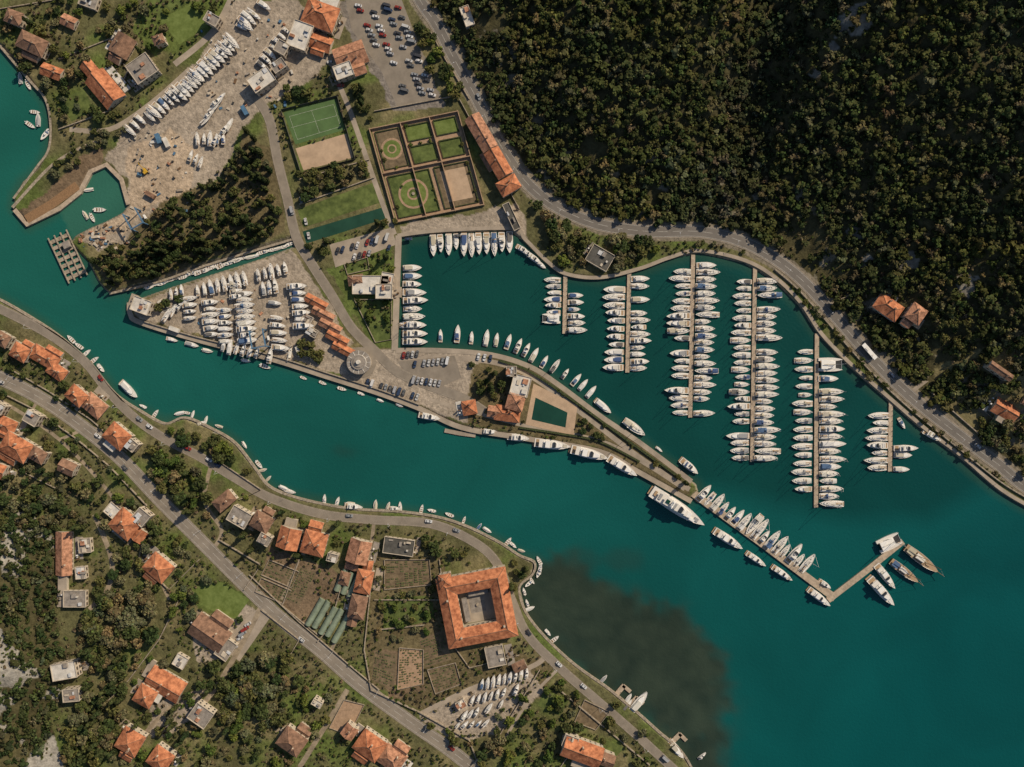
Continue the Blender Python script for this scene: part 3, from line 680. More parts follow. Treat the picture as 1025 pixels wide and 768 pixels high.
def sail(var,yard=False):
    b=MB();L=12;B=3.9;hull(b,L,B)
    cabin(b,ol(-1.6,4.0,1.2,1.15,.35),1.1,.55,.9,top='deck')
    b.box(0,-3.4,1.08,2.3,3.4,.30,'white');b.box(0,-3.5,1.385,1.5,3.0,.02,'teak');b.box(.0,-3.3,1.4,.35,1.3,.5,'white')
    b.cyl((0,-4.5,1.4),(0,-4.5,2.1),.06,.06,'metal',5);b.box(0,-4.45,1.75,.9,.06,.7,'metal')
    b.box(0,-5.6,.98,2.1,.5,.12,'teak')
    if var!=1:
        n=6;r=[[( -1.25*math.cos(math.pi*i/n),y,1.4+s*math.sin(math.pi*i/n)) for i in range(n+1)] for y,s in((-1.9,1.15),(-1.1,.95),(-.6,.3))]
        b.loft(r,'canvas')
    if var==0:
        n=4;r=[[( -1.4*math.cos(math.pi*i/n),y,3.0+.3*math.sin(math.pi*i/n)) for i in range(n+1)] for y in(-5.2,-3,-2.4)]
        b.loft(r,'canvas')
        for x in(-1.3,1.3):
            for y in(-5,-2.6): b.cyl((x,y,1.2),(x,y,3.05),.03,.03,'metal',4)
    mh=15 if var!=2 else 13
    b.cyl((0,1.2,1.6),(0,1.2,mh),.11,.07,'metal',6);b.cyl((0,1.1,2.7),(0,-3.9,2.75),.1,.08,'metal',6)
    b.cyl((0,.9,2.95),(0,-3.8,2.95),.24,.16,'canvas',6)
    for z in(6.5,10.5): b.cyl((-1.1,1.1,z),(1.1,1.1,z),.035,.035,'metal',4)
    b.cyl((0,L/2-.1,1.5),(0,1.2,mh-.6),.07,.05,'canvas' if var==0 else 'white',4);b.cyl((0,-L/2,1.2),(0,1.2,mh),.012,.012,'metal',3)
    for s in(-1,1): b.cyl((s*1.75,1,1.2),(s*1.1,1.1,6.5),.012,.012,'metal',3)
    b.box(0,4.9,1.33,.5,.5,.06,'glass');b.box(0,2.4,1.66,.5,.5,.05,'glass')
    for s in(-1,1):
        for y in(-5.5,-3,-.5,2,4.2): 
            w=B/2*hullw((y+6)/12)*.96;b.cyl((s*w,y,1.1),(s*w,y,1.8),.02,.02,'metal',3)
    if yard: b.box(0,0,-2,.35,1.8,1.6,'anti',taper=1.1);stands(b,L,B,-2)
    return b.mesh('sailboat')
def motor(var,yard=False):
    b=MB();L=12;B=4.0;hull(b,L,B,1.25,.88,sheer=.5)
    if var==0:
        cabin(b,ol(-2.6,3.6,1.6,1.6,.7),1.25,1.5,.86)
        b.prism(ol(-3.8,1.6,1.6,1.55,.9),ol(-3.8,1.5,1.6,1.5,.85),2.76,3.1,'white','deck',True)
        b.prism(ol(.3,1.3,1.25,1.2,.7),ol(.2,1.0,1.1,1.05,.6),3.1,3.7,'glass')
        b.box(0,-2.6,3.1,2.3,.7,.4,'canvas');b.box(-.5,-.5,3.1,1.1,.7,.5,'canvas')
        b.cyl((-1.3,-2,3.1),(-1.2,-1.8,4.3),.06,.06,'white',4);b.cyl((1.3,-2,3.1),(1.2,-1.8,4.3),.06,.06,'white',4);b.box(0,-1.8,4.3,2.6,.5,.15,'white')
    elif var==1:
        cabin(b,ol(-1.2,3.4,1.45,1.5,.5),1.25,1.1,.82)
        b.prism(ol(-3.0,.4,1.35,1.3,.9),ol(-3.0,.2,1.3,1.2,.8),2.75,2.95,'white','canvas',True)
        for s in(-1,1): b.box(s*1.25,-2.5,1.25,.12,.6,1.5,'white')
        b.box(0,-3.9,1.2,2.6,.8,.45,'canvas')
    else:
        cabin(b,ol(-.8,3.3,1.4,1.4,.5),1.25,.8,.85)
        b.prism(ol(-5.2,.4,1.55,1.55,1.1),ol(-4.9,.2,1.0,1.1,.8),1.3,2.3,'canvas','canvas')
    b.box(0,-4.6,1.22,2.9,1.9,.02,'teak');b.box(0,-6.2,.35,3.2,.8,.12,'teak')
    b.box(0,3.9,1.5,1.2,1.5,.16,'deck')
    for s in(-1,1):
        for i in range(6):
            y=0+i*1.05;w=B/2*hullw((y+6)/12)*.95;b.cyl((s*w,y,1.4),(s*w,y,2.1),.025,.025,'metal',3)
    if yard: stands(b,L,B,-1.6)
    return b.mesh('motor_yacht')
def smallboat(var):
    b=MB();L=6.5;B=2.4;hull(b,L,B,.75,.88,sheer=.3,keel=-.3,side='hull')
    b.box(0,-.3,.69,1.6,3.6,.03,'teak' if var else 'deck')
    if var==0:
        b.box(0,-.2,.7,.8,.9,.75,'white');b.prism([(-.4,.2),(.4,.2),(.3,.45),(-.3,.45)],[(-.35,.1),(.35,.1),(.25,.3),(-.25,.3)],1.4,1.75,'glass')
        b.box(0,-1.6,.7,1.7,.5,.4,'canvas')
    elif var==1:
        for y in(-1.8,-.4,1): b.box(0,y,.72,1.8,.35,.14,'wood')
    else:
        b.prism(ol(-3.0,2.6,1.0,1.08,.25),ol(-2.7,2.2,.3,.35,.1),.76,1.3,'canvas')
    b.box(0,-3.35,.5,.4,.5,.75,'rubber');b.box(0,-3.3,1.25,.45,.55,.25,'white')
    return b.mesh('small_motorboat')
def catam():
    b=MB();L=12;
    for s in(-1,1): hull(b,L,1.9,1.3,.8,cx=s*2.55,side='white')
    b.box(0,-1.2,.9,4.2,7.4,.5,'white');cabin(b,ol(-2.2,2.2,2.2,2.2,1.2),1.4,1.2,.84)
    b.box(0,-4,1.41,3.6,2.2,.03,'teak');b.box(0,-3.5,2.75,4.6,3.2,.12,'white');
    for s in(-1,1): b.cyl((s*2.1,-4.8,1.3),(s*2.1,-4.8,2.8),.05,.05,'white',4)
    b.box(0,4.0,1.12,3.6,2.9,.04,'rubber');b.cyl((-2.6,5.5,1.3),(2.6,5.5,1.3),.1,.1,'metal',5)
    b.cyl((0,1.6,2.5),(0,1.6,16),.13,.09,'metal',6);b.cyl((0,1.4,3.4),(0,-4,3.5),.22,.16,'canvas',6);b.cyl((0,5.5,1.4),(0,1.6,15),.06,.05,'white',4)
    for s in(-1,1): b.cyl((s*3,0,1.3),(0,1.6,14),.012,.012,'metal',3)
    return b.mesh('sailing_catamaran')
def superyacht():
    b=MB();L=36;B=7.8;hull(b,L,B,2.6,.9,keel=-1,sheer=1.1,side='white',deck='deck')
    cabin(b,ol(-11,9,3.1,3.2,1.4,6),2.6,2.3,.9);
    b.prism(ol(-14,6,3.2,3.2,1.6,6),ol(-14,6,3.2,3.1,1.5,6),4.9,5.2,'white','deck',True)
    cabin(b,ol(-8,4.5,2.5,2.5,1.2,6),5.2,2.2,.88)
    b.prism(ol(-10,3,2.5,2.5,1.3,6),ol(-10,3,2.5,2.4,1.2,6),7.4,7.65,'white','deck',True)
    b.prism(ol(0,2.2,2,1.9,1.1),ol(-.2,1.6,1.7,1.6,.9),7.65,8.4,'glass');b.box(0,-3.5,7.65,3.4,2,.6,'canvas');b.box(0,-8,7.65,2.2,2.2,.5,'pool')
    b.box(0,-5.3,7.65,4.4,.5,2.2,'white');b.box(0,-5.3,9.85,4.6,1.6,.25,'white');b.cyl((0,-5.3,10),(0,-5.5,13),.25,.08,'white',6)
    for s in(-1,1): b.cyl((s*1.4,-5.3,10.1),(s*1.4,-5.3,10.9),.55,.35,'white',8)
    b.box(0,12.3,3.3,2.2,2.6,.5,'canvas');b.box(0,-12.6,5.2,3.6,1.6,.5,'canvas');b.box(0,-18.4,.8,5.4,1.6,.3,'teak');b.box(1.4,10,3.1,1.5,3.4,.8,'white')
    b.box(0,-15.4,2.62,3,1.5,.6,'teak')
    return b.mesh('superyacht')
def bigyacht():
    b=MB();L=20;B=5.2;hull(b,L,B,1.7,.9,keel=-.8,sheer=.7,side='hull')
    cabin(b,ol(-5.5,5.6,2.1,2.1,.8,6),1.7,1.7,.87);b.prism(ol(-7.6,2.2,2.1,2.1,1.1,6),ol(-7.6,2.2,2.1,2.0,1,6),3.4,3.75,'white','deck',True)
    b.prism(ol(.4,1.9,1.6,1.55,.9),ol(.2,1.4,1.4,1.35,.7),3.75,4.4,'glass');b.box(0,-1.6,3.75,2.6,1.1,.5,'canvas');b.box(.7,-4.6,3.75,1.5,1.4,.45,'canvas');b.box(-.8,-4.2,3.75,1,2,.5,'white')
    b.box(0,-2.8,5.3,3.6,2.6,.16,'white')
    for s in(-1,1): b.box(s*1.6,-3.6,3.75,.15,.6,1.56,'white')
    b.box(0,-8.2,1.66,4,2.2,.03,'teak');b.box(0,-10.3,.5,4.2,1.2,.15,'teak');b.box(0,7,2.1,1.8,2.2,.25,'canvas')
    return b.mesh('large_motor_yacht')
def gulet():
    b=MB();L=24;B=6;hull(b,L,B,1.8,.8,keel=-1,sheer=1.0,side='wooden',deck='teak')
    cabin(b,ol(-5,1.5,1.7,1.7,1.3),1.8,1.3,.94,k='wooden',top='deck');cabin(b,ol(3,6,1.1,1.1,.7),2.0,.6,.9,k='wooden',top='teak')
    b.box(0,-8.6,3.6,4.2,5,.1,'canvas')
    for s in(-1,1):
        for y in(-10.6,-6.4): b.cyl((s*1.9,y,1.8),(s*1.9,y,3.6),.05,.05,'wood',4)
    for y,h in((2.6,20),(-4.4,17)):
        b.cyl((0,y,2),(0,y,h),.2,.12,'wooden',6);b.cyl((0,y-.2,4.2),(0,y-6,4.3),.26,.18,'canvas',6)
        for s in(-1,1): b.cyl((s*2.8,y-.3,2),(0,y,h-3),.02,.02,'metal',3)
    b.cyl((0,L/2-.5,2.9),(0,L/2+4,3.8),.18,.1,'wooden',6);b.cyl((0,L/2+3.8,3.8),(0,2.6,18),.06,.04,'white',4)
    return b.mesh('wooden_gulet')
TS=[sail(0),sail(1),sail(2)];TM=[motor(0),motor(1),motor(2)];TB=[smallboat(0),smallboat(1),smallboat(2)];TC=catam();TSY=superyacht();TBY=bigyacht();TG=gulet()
TYS=[sail(1,True),sail(2,True)];TYM=[motor(0,True),motor(1,True),motor(2,True)]
def boat(me,px,py,head,lpx,z=0,nm=None,wf=1):
    L={'sailboat':12,'motor_yacht':12,'small_motorboat':6.5,'sailing_catamaran':12,'superyacht':36,'large_motor_yacht':20,'wooden_gulet':24}[me.name.split('.')[0]]
    sc=lpx*S/L
    o=inst(me,nm or me.name.split('.')[0],X(px),Y(py),z,math.radians(head-90),sc);o.scale[0]=sc*wf;return o
def pick(mix):
    r=random.random()
    if mix=='sail': return random.choice(TS) if r<.88 else random.choice(TM)
    if mix=='mix': return random.choice(TS) if r<.5 else (random.choice(TM) if r<.95 else TC)
    if mix=='motor': return random.choice(TM) if r<.85 else random.choice(TS)
    return random.choice(TB)
def row(p,q,n,head,ln,mix,prob=.95,jit=1.5,z=0,stern=0):
    gap=math.hypot(q[0]-p[0],q[1]-p[1])/n
    for i in range(n):
        if random.random()>prob: continue
        t=(i+.5)/n;x=p[0]+(q[0]-p[0])*t;y=p[1]+(q[1]-p[1])*t;l=ln*random.choice([.72,.82,.9,.98,1.04,1.1])
        hr=math.radians(head);k=(l-ln)/2
        me=pick(mix);wf=min(1.05,(gap*.93)/(l*.333))
        boat(me,x+math.cos(hr)*k+random.uniform(-.5,.5),y-math.sin(hr)*k+random.uniform(-.3,.3),head+random.uniform(-jit,jit)+(180 if random.random()<.12 and mix!='motor' else 0),l,z,None,max(.8,wf))
row((415,264),(415,346),10,0,23,'motor',1,2)
row((430,246),(514,243),11,-88,22,'motor',1,2)
row((522,249),(546,268),5,-35,17,'motor',1,3)
row((552,277),(551,322),7,180,19,'mix');row((578,292),(577,334),6,0,18,'mix')
row((615,286),(613,372),11,180,21,'motor');row((642,276),(641,372),14,0,21,'mix')
row((681,268),(678,417),20,180,22,'mix');row((708,262),(705,417),22,0,22,'sail')
row((742,278),(739,462),25,180,21,'sail');row((770,278),(767,462),26,0,24,'sail')
row((804,348),(803,494),17,180,19,'sail');row((832,388),(832,508),16,0,24,'sail')
row((879,412),(877,472),8,180,22,'sail');row((906,445),(905,473),4,0,22,'motor')
boat(TC,831,365,0,24);boat(TM[1],829,379,0,20);boat(TM[0],933,436,-30,20);boat(TM[1],903,424,-60,12);boat(TM[1],958,452,-30,10)
row((702,490),(812,566),16,50,23,'sail',1);boat(TM[0],826,585,-35,14)
boat(TSY,678,508,-33,62);boat(TBY,729,540,-33,33);boat(TBY,757,560,-35,23);boat(TBY,783,574,-35,24);boat(TBY,820,598,-38,27)
boat(TC,890,543,25,24);boat(TBY,886,577,-52,30);boat(TBY,882,592,-48,36);boat(TG,905,572,-38,34);boat(TG,922,560,-38,40)
for x,y,l,a in((430,417,22,-12),(490,432,18,-8),(519,438,22,-6),(553,445,36,-7),(590,454,38,-14),(623,467,34,-32)): boat(TBY if l>25 else TM[0],x,y,a,l)
for x,y,a,l in((410,325,5,20),(441,336,90,13),(458,334,85,18),(472,338,85,13),(487,338,80,17),(497,340,80,14),(509,342,72,16),(519,346,65,16),(527,350,62,15),(535,355,60,16),(545,362,60,14),(556,366,55,16),(566,374,55,12),(577,380,50,15),(584,385,50,14),(592,392,50,15),(604,407,-40,20),(635,428,-36,26),(690,467,-40,22),(660,450,-38,8)): boat(pick('motor'),x,y,a,l)
for i in range(14):
    t=i/13
    if random.random()<.6: boat(random.choice(TB),150+t*250,333+t*72+random.uniform(0,2),-17+random.uniform(-8,8),random.uniform(7,11))
for x,y,a,l in((129,390,-45,22),(192,345,-15,14),(172,340,-15,12),(290,492,-15,12),(354,507,-8,18),(201,424,20,12),(216,432,-30,10),(395,509,-5,12),(640,702,50,24),(628,706,50,14),(677,750,-50,22),(290,355,75,20),(703,757,40,10)): boat(pick('motor'),x,y,a,l)
for x,y,a in((612,694,50),(625,706,50),(668,742,45)):
    b=MB();b.box(0,0,.5,9,3,.25,'pier');b.box(4,-2.5,.5,2.2,6,.25,'pier')
    for q in(-4,0,4):
        for s in(-1.2,1.2): b.cyl((q,s,-2),(q,s,1.1),.15,.13,'wood',5)
    b.obj('landing_stage',(X(x+8),Y(y-2),0),math.radians(a))
sh=smooth(SOUTH,4)
for i in range(8,len(sh)-14):
    if random.random()<.42:
        a=np.array(sh[i]);d=np.array(sh[i+1])-a;d/=np.linalg.norm(d)+1e-6;n=np.array((d[1],-d[0]));p=a+n*5
        boat(random.choice(TB),p[0],p[1],math.degrees(math.atan2(-d[1],d[0]))+random.choice([0,90,80,180])+random.uniform(-10,10),random.uniform(7,11))
for i in range(26):
    t=i/25;boat(random.choice(TB),150+t*138,286-t*41+random.uniform(-1,1.5),18+random.uniform(-8,8)+random.choice([0,0,180]),random.uniform(8,12))
for x,y in((28,85),(35,112),(30,125),(38,120),(85,215),(92,218),(100,210),(88,190),(45,135),(20,78)): boat(random.choice(TB),x,y,random.uniform(0,360),random.uniform(9,13))
def yard(p,q,n,head,ln,mix='y',prob=.93):
    for i in range(n):
        if random.random()>prob: continue
        t=(i+.5)/n;x=p[0]+(q[0]-p[0])*t;y=p[1]+(q[1]-p[1])*t
        me=random.choice(TYM) if random.random()<.6 else random.choice(TYS)
        l=ln*random.uniform(.75,1.12);sc=l*S/12
        o=boat(me,x,y,head+random.uniform(-5,5),l,LAND+(2.0 if me in TYS else 1.6)*sc+.1)
        mark([(x-5,y-5),(x+5,y-5),(x+5,y+5),(x-5,y+5)])
for p,q,n,h,l in(((196,292),(290,268),14,100,15),((166,318),(190,300),4,60,14),((192,322),(192,296),4,10,15),((212,300),(214,338),6,5,18),((236,283),(240,300),3,5,16),((246,292),(250,344),9,5,21),((226,308),(228,345),6,5,17),((276,300),(283,352),7,-5,17),((298,284),(306,330),7,0,19),((215,344),(275,357),9,75,14),((262,290),(280,286),3,95,16),((170,296),(186,290),3,95,13),
 ((236,42),(180,98),15,-40,19),((255,12),(228,50),8,-35,15),((205,72),(150,120),12,-42,17),((246,30),(268,5),5,-35,16),((290,30),(262,70),7,-40,14),((225,95),(205,125),5,40,14),((145,118),(130,135),3,-40,14),((238,118),(210,150),6,60,14),((185,152),(205,165),4,70,12),((196,140),(228,140),5,90,14)):
    yard(p,q,n,h,l)
for p,q,n,h,l in(((480,684),(530,672),9,80,12),((470,700),(520,688),8,70,12),((462,716),(505,702),7,60,12),((455,725),(490,722),5,50,10)):
    yard(p,q,n,h,l,prob=.85)
def lift(px,py,ang):
    b=MB()
    for x in(-4,4):
        for y in(-5,5): b.box(x,y,0,.6,.6,7.5,'blue');b.cyl((x-.3,y,.5),(x+.3,y,.5),.6,.6,'rubber',8)
        b.box(x,0,7.5,.7,11,.7,'blue')
    b.box(0,-5,8.2,8.7,.6,.6,'blue');b.box(4.8,0,1,1,2.6,1.6,'white')
    b.obj('boat_travel_lift',(X(px),Y(py),LAND),math.radians(ang))
lift(262,340,10);lift(140,222,30)
b=MB()
for i in range(260):
    px,py=random.choice([(random.uniform(128,190),random.uniform(130,215)),(random.uniform(160,300),random.uniform(285,350)),(random.uniform(200,300),random.uniform(20,110)),(random.uniform(80,130),random.uniform(225,250))])
    if blocked(px,py): continue
    s=random.uniform(.4,1.5);b.box(X(px),Y(py),LAND,s,s*random.uniform(.6,2.8),random.uniform(.3,1.4),random.choice(['wood','roof_w','roof_g','stone','concrete','stone','wall','roof_o2','blue','rubber']),random.random()*3)
b.obj('yard_equipment_piles')
def container(px,py,ang,k):
    b=MB();b.box(0,0,.1,2.4,6,2.5,k)
    for i in range(12):
        for s in(-1,1): b.box(s*1.22,-2.75+i*.5,.2,.08,.2,2.3,k)
    b.box(0,3.03,.2,1.1,.06,2.3,'metal');mark([(px-4,py-4),(px+4,py-4),(px+4,py+4),(px-4,py+4)]);b.obj('shipping_container',(X(px),Y(py),LAND),math.radians(ang))
for c in((160,140,20,'blue'),(168,144,25,'roof_w'),(152,196,60,'roof_b'),(176,330,70,'roof_w'),(300,352,20,'roof_w'),(246,112,30,'blue')): container(*c)
def excavator(px,py,ang):
    b=MB();
    for s in(-1,1): b.box(s*1.1,0,0,.6,3.6,.8,'rubber')
    b.box(0,-.3,.85,2.5,3.0,1.1,'yellow');b.box(-.7,.6,1.9,1,1.4,1.2,'glass');b.cyl((.5,1,1.8),(.5,4,4.2),.25,.2,'yellow',5);b.cyl((.5,4,4.2),(.5,6,1.5),.2,.14,'yellow',5);b.box(.5,6,.7,1.2,.8,.9,'roof_d')
    b.obj('excavator',(X(px),Y(py),LAND),math.radians(ang))
excavator(146,172,40)

# ------------------------------------------------------------------ cars
def car(kind=0):
    b=MB();L,B=(4.3,1.78) if kind==0 else (5.2,1.95)
    def ro(l,w,c=.25,dy=0): return [(-w/2,-l/2+c+dy),(-w/2+c,-l/2+dy),(w/2-c,-l/2+dy),(w/2,-l/2+c+dy),(w/2,l/2-2*c+dy),(w/2-c*1.3,l/2+dy),(-w/2+c*1.3,l/2+dy),(-w/2,l/2-2*c+dy)]
    b.prism(ro(L,B),ro(L*1.0,B),.25,.6,'car',None,True);b.prism(ro(L,B),ro(L*.96,B*.92),.6,.86 if kind==0 else 1.1,'car')
    z=.86 if kind==0 else 1.1
    if kind==0: c0=ro(2.5,1.55,.2,-.25);c1=ro(1.55,1.25,.15,-.35);zt=1.4
    else: c0=ro(4.4,1.85,.2,-.3);c1=ro(4.0,1.65,.15,-.4);zt=2.0
    b.prism(c0,c1,z,zt,'glass','car');b.prism(scl(c1,1.02),scl(c1,.96),zt,zt+.06,'car')
    for x in(-1,1):
        for y in(-L*.3,L*.31): b.cyl((x*(B/2-.2),y,.32),(x*(B/2+.01),y,.32),.32,.32,'rubber',10)
        b.box(x*(B/2-.35),L/2-.03,.55,.4,.1,.15,'white');b.box(x*(B/2-.35),-L/2+.03,.6,.35,.1,.15,'red');b.box(x*(B/2+.08),.55,.85,.16,.12,.12,'car')
    return b.mesh('parked_car' if kind==0 else 'van')
def bus():
    b=MB();b.box(0,0,.4,2.5,11.5,.9,'car');b.box(0,0,1.3,2.46,11.4,1.1,'glass');b.box(0,0,2.4,2.5,11.5,.5,'white')
    b.box(0,-2,2.9,1.6,2.4,.25,'deck');b.box(0,3,2.9,1.4,1.2,.15,'deck')
    for x in(-1,1):
        for y in(-3.4,3.6): b.cyl((x*1,y,.45),(x*1.28,y,.45),.45,.45,'rubber',10)
    return b.mesh('bus')
TCAR=[car(0),car(0),car(1)];TBUS=bus()
def putcar(px,py,ang,z=LAND+.14,nm='parked_car',me=None):
    me=me or random.choice([TCAR[0],TCAR[0],TCAR[0],TCAR[0],TCAR[2]]);nm='van' if me is TCAR[2] else nm
    inst(me,nm,X(px),Y(py),z,math.radians(ang-90))
def carrow(p,q,n,ang,prob=.75,z=LAND+.08):
    for i in range(n):
        if random.random()<prob:
            t=(i+.5)/n;putcar(p[0]+(q[0]-p[0])*t,p[1]+(q[1]-p[1])*t,ang+random.uniform(-3,3)+random.choice([0,180]),z)
carrow((372,6),(408,98),20,-15,.6);carrow((386,4),(424,96),20,-15,.6);carrow((358,4),(378,48),9,-15,.6);carrow((398,6),(434,98),19,-15,.55)
carrow((404,366),(450,361),10,80);carrow((412,380),(442,384),7,75);carrow((366,382),(420,398),12,72);carrow((336,252),(390,237),11,75,.7);carrow((338,262),(392,248),11,75,.6)
carrow((470,356),(500,360),5,80);carrow((250,622),(234,650),6,30);carrow((402,356),(420,354),4,80);carrow((405,240),(470,235.5),8,5,.4)
carrow((300,190),(310,240),7,-80,.5);carrow((330,60),(345,95),6,0,.6)
def along(pts,off,step,prob,z,nm,flip=False):
    P=smooth(pts,8);A=np.array(P);d=np.r_[0,np.cumsum(np.hypot(*np.diff(A,axis=0).T))];s=step
    while s<d[-1]-5:
        if random.random()<prob:
            x,y=np.interp(s,d,A[:,0]),np.interp(s,d,A[:,1]);x2,y2=np.interp(s+3,d,A[:,0]),np.interp(s+3,d,A[:,1])
            dx,dy=x2-x,y2-y;l=math.hypot(dx,dy);putcar(x+dy/l*off,y-dx/l*off,math.degrees(math.atan2(-dy,dx))+(180 if flip else 0)+random.uniform(-2,2),z,nm)
        s+=step*random.uniform(.9,1.3)
along(R2,2.8,60,.45,LAND+.14,'car');along(R2,-2.8,70,.45,LAND+.14,'car',True)
along(R1v,2.4,120,.3,LAND+.14,'car')
along(R3,2.4,10,.22,LAND+.08,'parked_car');along(R4[3:],2.2,12,.2,LAND+.08,'parked_car')
putcar(868,352,-49,LAND+.14,'bus',TBUS)

# ------------------------------------------------------------------ vegetation
def spherev():
    v=[];idx={}
    for x in(-1,0,1):
        for y in(-1,0,1):
            for z in(-1,0,1):
                if (x,y,z)!=(0,0,0): idx[(x,y,z)]=len(v);p=np.array((x,y,z),float);v.append(p/np.linalg.norm(p))
    q=[]
    for ax in range(3):
        o=[a for a in range(3) if a!=ax]
        for s in(-1,1):
            for i in(-1,0):
                for j in(-1,0):
                    c=[]
                    for (a,b) in((0,0),(1,0),(1,1),(0,1)):
                        k=[0,0,0];k[ax]=s;k[o[0]]=i+a;k[o[1]]=j+b;c.append(idx[tuple(k)])
                    q.append(c)
    return np.array(v),np.array(q)
SV,SQ=spherev()
def tmpl(kind,seed,nl,nq,qs=.17):
    r=np.random.default_rng(seed);V=[];Q=[];Cc=[];n0=0
    def add(v,q,c):
        nonlocal n0
        V.append(v);Q.append(q+n0);Cc.append(c);n0+=len(v)
    base={'broad':(.078,.082,.032),'brown':(.13,.105,.06),'cypress':(.04,.05,.021),'pine':(.052,.068,.026),'olive':(.125,.125,.072),'lush':(.085,.108,.028)}[kind];base=np.array(base)
    if kind in('cypress',):
        lob=[(r.normal(0,.08),r.normal(0,.08),z,.62*(1-(z/5.2)**1.6)+.14) for z in np.linspace(.7,4.8,nl)]
    else:
        lob=[(0,0,.85,.55)]
        for i in range(nl-1):
            a=2*math.pi*i/(nl-1)+r.normal(0,.3);d=r.uniform(.35,.68);lob.append((d*math.cos(a),d*math.sin(a),r.uniform(.55,1.1),r.uniform(.26,.5)))
    for l in lob:
        c=np.array(l[:3]);rad=l[3]
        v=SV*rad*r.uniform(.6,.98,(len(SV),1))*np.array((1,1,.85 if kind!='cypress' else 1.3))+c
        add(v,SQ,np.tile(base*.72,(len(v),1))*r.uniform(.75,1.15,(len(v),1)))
        tt=r.uniform(.8,1.22)
        for k in range(nq):
            d=r.normal(0,1,3);d[2]=abs(d[2])*1.1-.25;d/=np.linalg.norm(d)
            p=c+d*rad*r.uniform(.8,1.12)*np.array((1,1,.9 if kind!='cypress' else 1.4))
            nrm=d+r.normal(0,.35,3);nrm/=np.linalg.norm(nrm);a=np.cross(nrm,r.normal(0,1,3));a/=np.linalg.norm(a);b=np.cross(nrm,a)
            s=qs*r.uniform(.6,1.25)
            v=np.array([p+a*s*r.uniform(.7,1.2),p+b*s*r.uniform(.5,1.1),p-a*s*r.uniform(.7,1.2),p-b*s*r.uniform(.5,1.1)])
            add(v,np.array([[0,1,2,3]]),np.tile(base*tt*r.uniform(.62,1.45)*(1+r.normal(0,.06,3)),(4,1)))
    def limb(p,q,r0,r1):
        p=np.array(p,float);q=np.array(q,float)
        ring=lambda c,rr:[c+np.array((rr,0,0)),c+np.array((0,rr,0)),c-np.array((rr,0,0)),c-np.array((0,rr,0))]
        v=np.array(ring(p,r0)+ring(q,r1));add(v,np.array([[i,(i+1)%4,4+(i+1)%4,4+i] for i in range(4)]),np.tile((.09,.065,.04),(8,1)))
    limb((0,0,-.3),(0,0,.7),.09,.05)
    for l in lob[1:4]: limb((0,0,.3),l[:3],.05,.02)
    return np.concatenate(V),np.concatenate(Q),np.clip(np.concatenate(Cc),0.002,1)
FT=[tmpl('broad',1,4,13),tmpl('broad',2,4,13),tmpl('broad',3,4,14),tmpl('brown',4,4,13),tmpl('pine',5,4,13),tmpl('olive',6,3,14),tmpl('pine',7,3,14)]
def mass(name,pts,T,rad,tint=None,probs=None):
    Vs=[];Qs=[];Cs=[];n0=0
    for (px,py,z) in pts:
        v,q,c=T[rng.choice(len(T),p=probs)];a=rng.uniform(0,6.283);R=rad(px,py);ca,sa=math.cos(a),math.sin(a)
        w=np.empty_like(v);w[:,0]=(v[:,0]*ca-v[:,1]*sa)*R+X(px);w[:,1]=(v[:,0]*sa+v[:,1]*ca)*R+Y(py);w[:,2]=v[:,2]*R*rng.uniform(.75,1.1)+z-.1-R*.15
        tn=rng.uniform(.7,1.28)*(1+rng.normal(0,.05,3))
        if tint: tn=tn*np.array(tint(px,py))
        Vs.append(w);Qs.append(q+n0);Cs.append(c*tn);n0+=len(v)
    me=quadmesh(name,np.concatenate(Vs),np.concatenate(Qs),np.concatenate(Cs),'forest');o=bpy.data.objects.new(name,me);COL.objects.link(o)
def poisson(poly,sp,jit=.45,test=None):
    a=np.array(poly);x0,x1=max(a[:,0].min(),-60),min(a[:,0].max(),1090);y0,y1=max(a[:,1].min(),-60),min(a[:,1].max(),830)
    gx,gy=np.meshgrid(np.arange(x0,x1,sp),np.arange(y0,y1,sp));gx=gx+rng.uniform(-jit,jit,gx.shape)*sp;gy=gy+rng.uniform(-jit,jit,gy.shape)*sp
    gx=gx.ravel();gy=gy.ravel();m=pip(gx,gy,poly)
    if test is not None:m&=test(gx,gy)
    return [(x,y) for x,y in zip(gx[m],gy[m])]
def t_hill(x,y):
    d=segdist(x,y,R1v);n=fbm(x,y,30,51);ok=(d>8.5)&((n>.26)|(d>120)&(n>.18))&~((d<60)&(n<.42)&(x>780))
    for (cx,cy,r) in CLEAR: ok&=(np.hypot(x-cx,y-cy)>r)|(vnoise(x,y,5,3)>.7)
    return ok&(x<1010)&(y>-40)
pts=[(x,y,float(zat(x,y))) for x,y in poisson(HILLP,6.7,.5,t_hill) if not blocked(x,y)]
def tnt(px,py):
    n=float(vnoise(px,py,45,71));g=min(1,float(segdist(px,py,GULLY))/60);return ((.68+.5*n)*(.72+.28*g),(.78+.32*n)*(.76+.24*g),.78)  # random tone patches; foliage also darkened towards the gully, valley shade painted into colour
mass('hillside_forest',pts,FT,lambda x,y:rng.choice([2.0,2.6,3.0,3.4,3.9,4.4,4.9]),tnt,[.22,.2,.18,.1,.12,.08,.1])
NF=len(pts)
pts=[(x,y,float(zat(x,y))) for x,y in poisson(SWH,7.2,.5,lambda x,y:(fbm(x,y,60,37)<.57)) if not blocked(x,y)]
mass('slope_woodland',pts,FT,lambda x,y:rng.uniform(2.0,4.2),lambda a,b:(.72,.84,.78),[.2,.2,.2,.08,.16,.06,.1])
SH=[tmpl('broad',31,2,10,.25),tmpl('brown',32,2,10,.25),tmpl('lush',33,2,10,.25)]
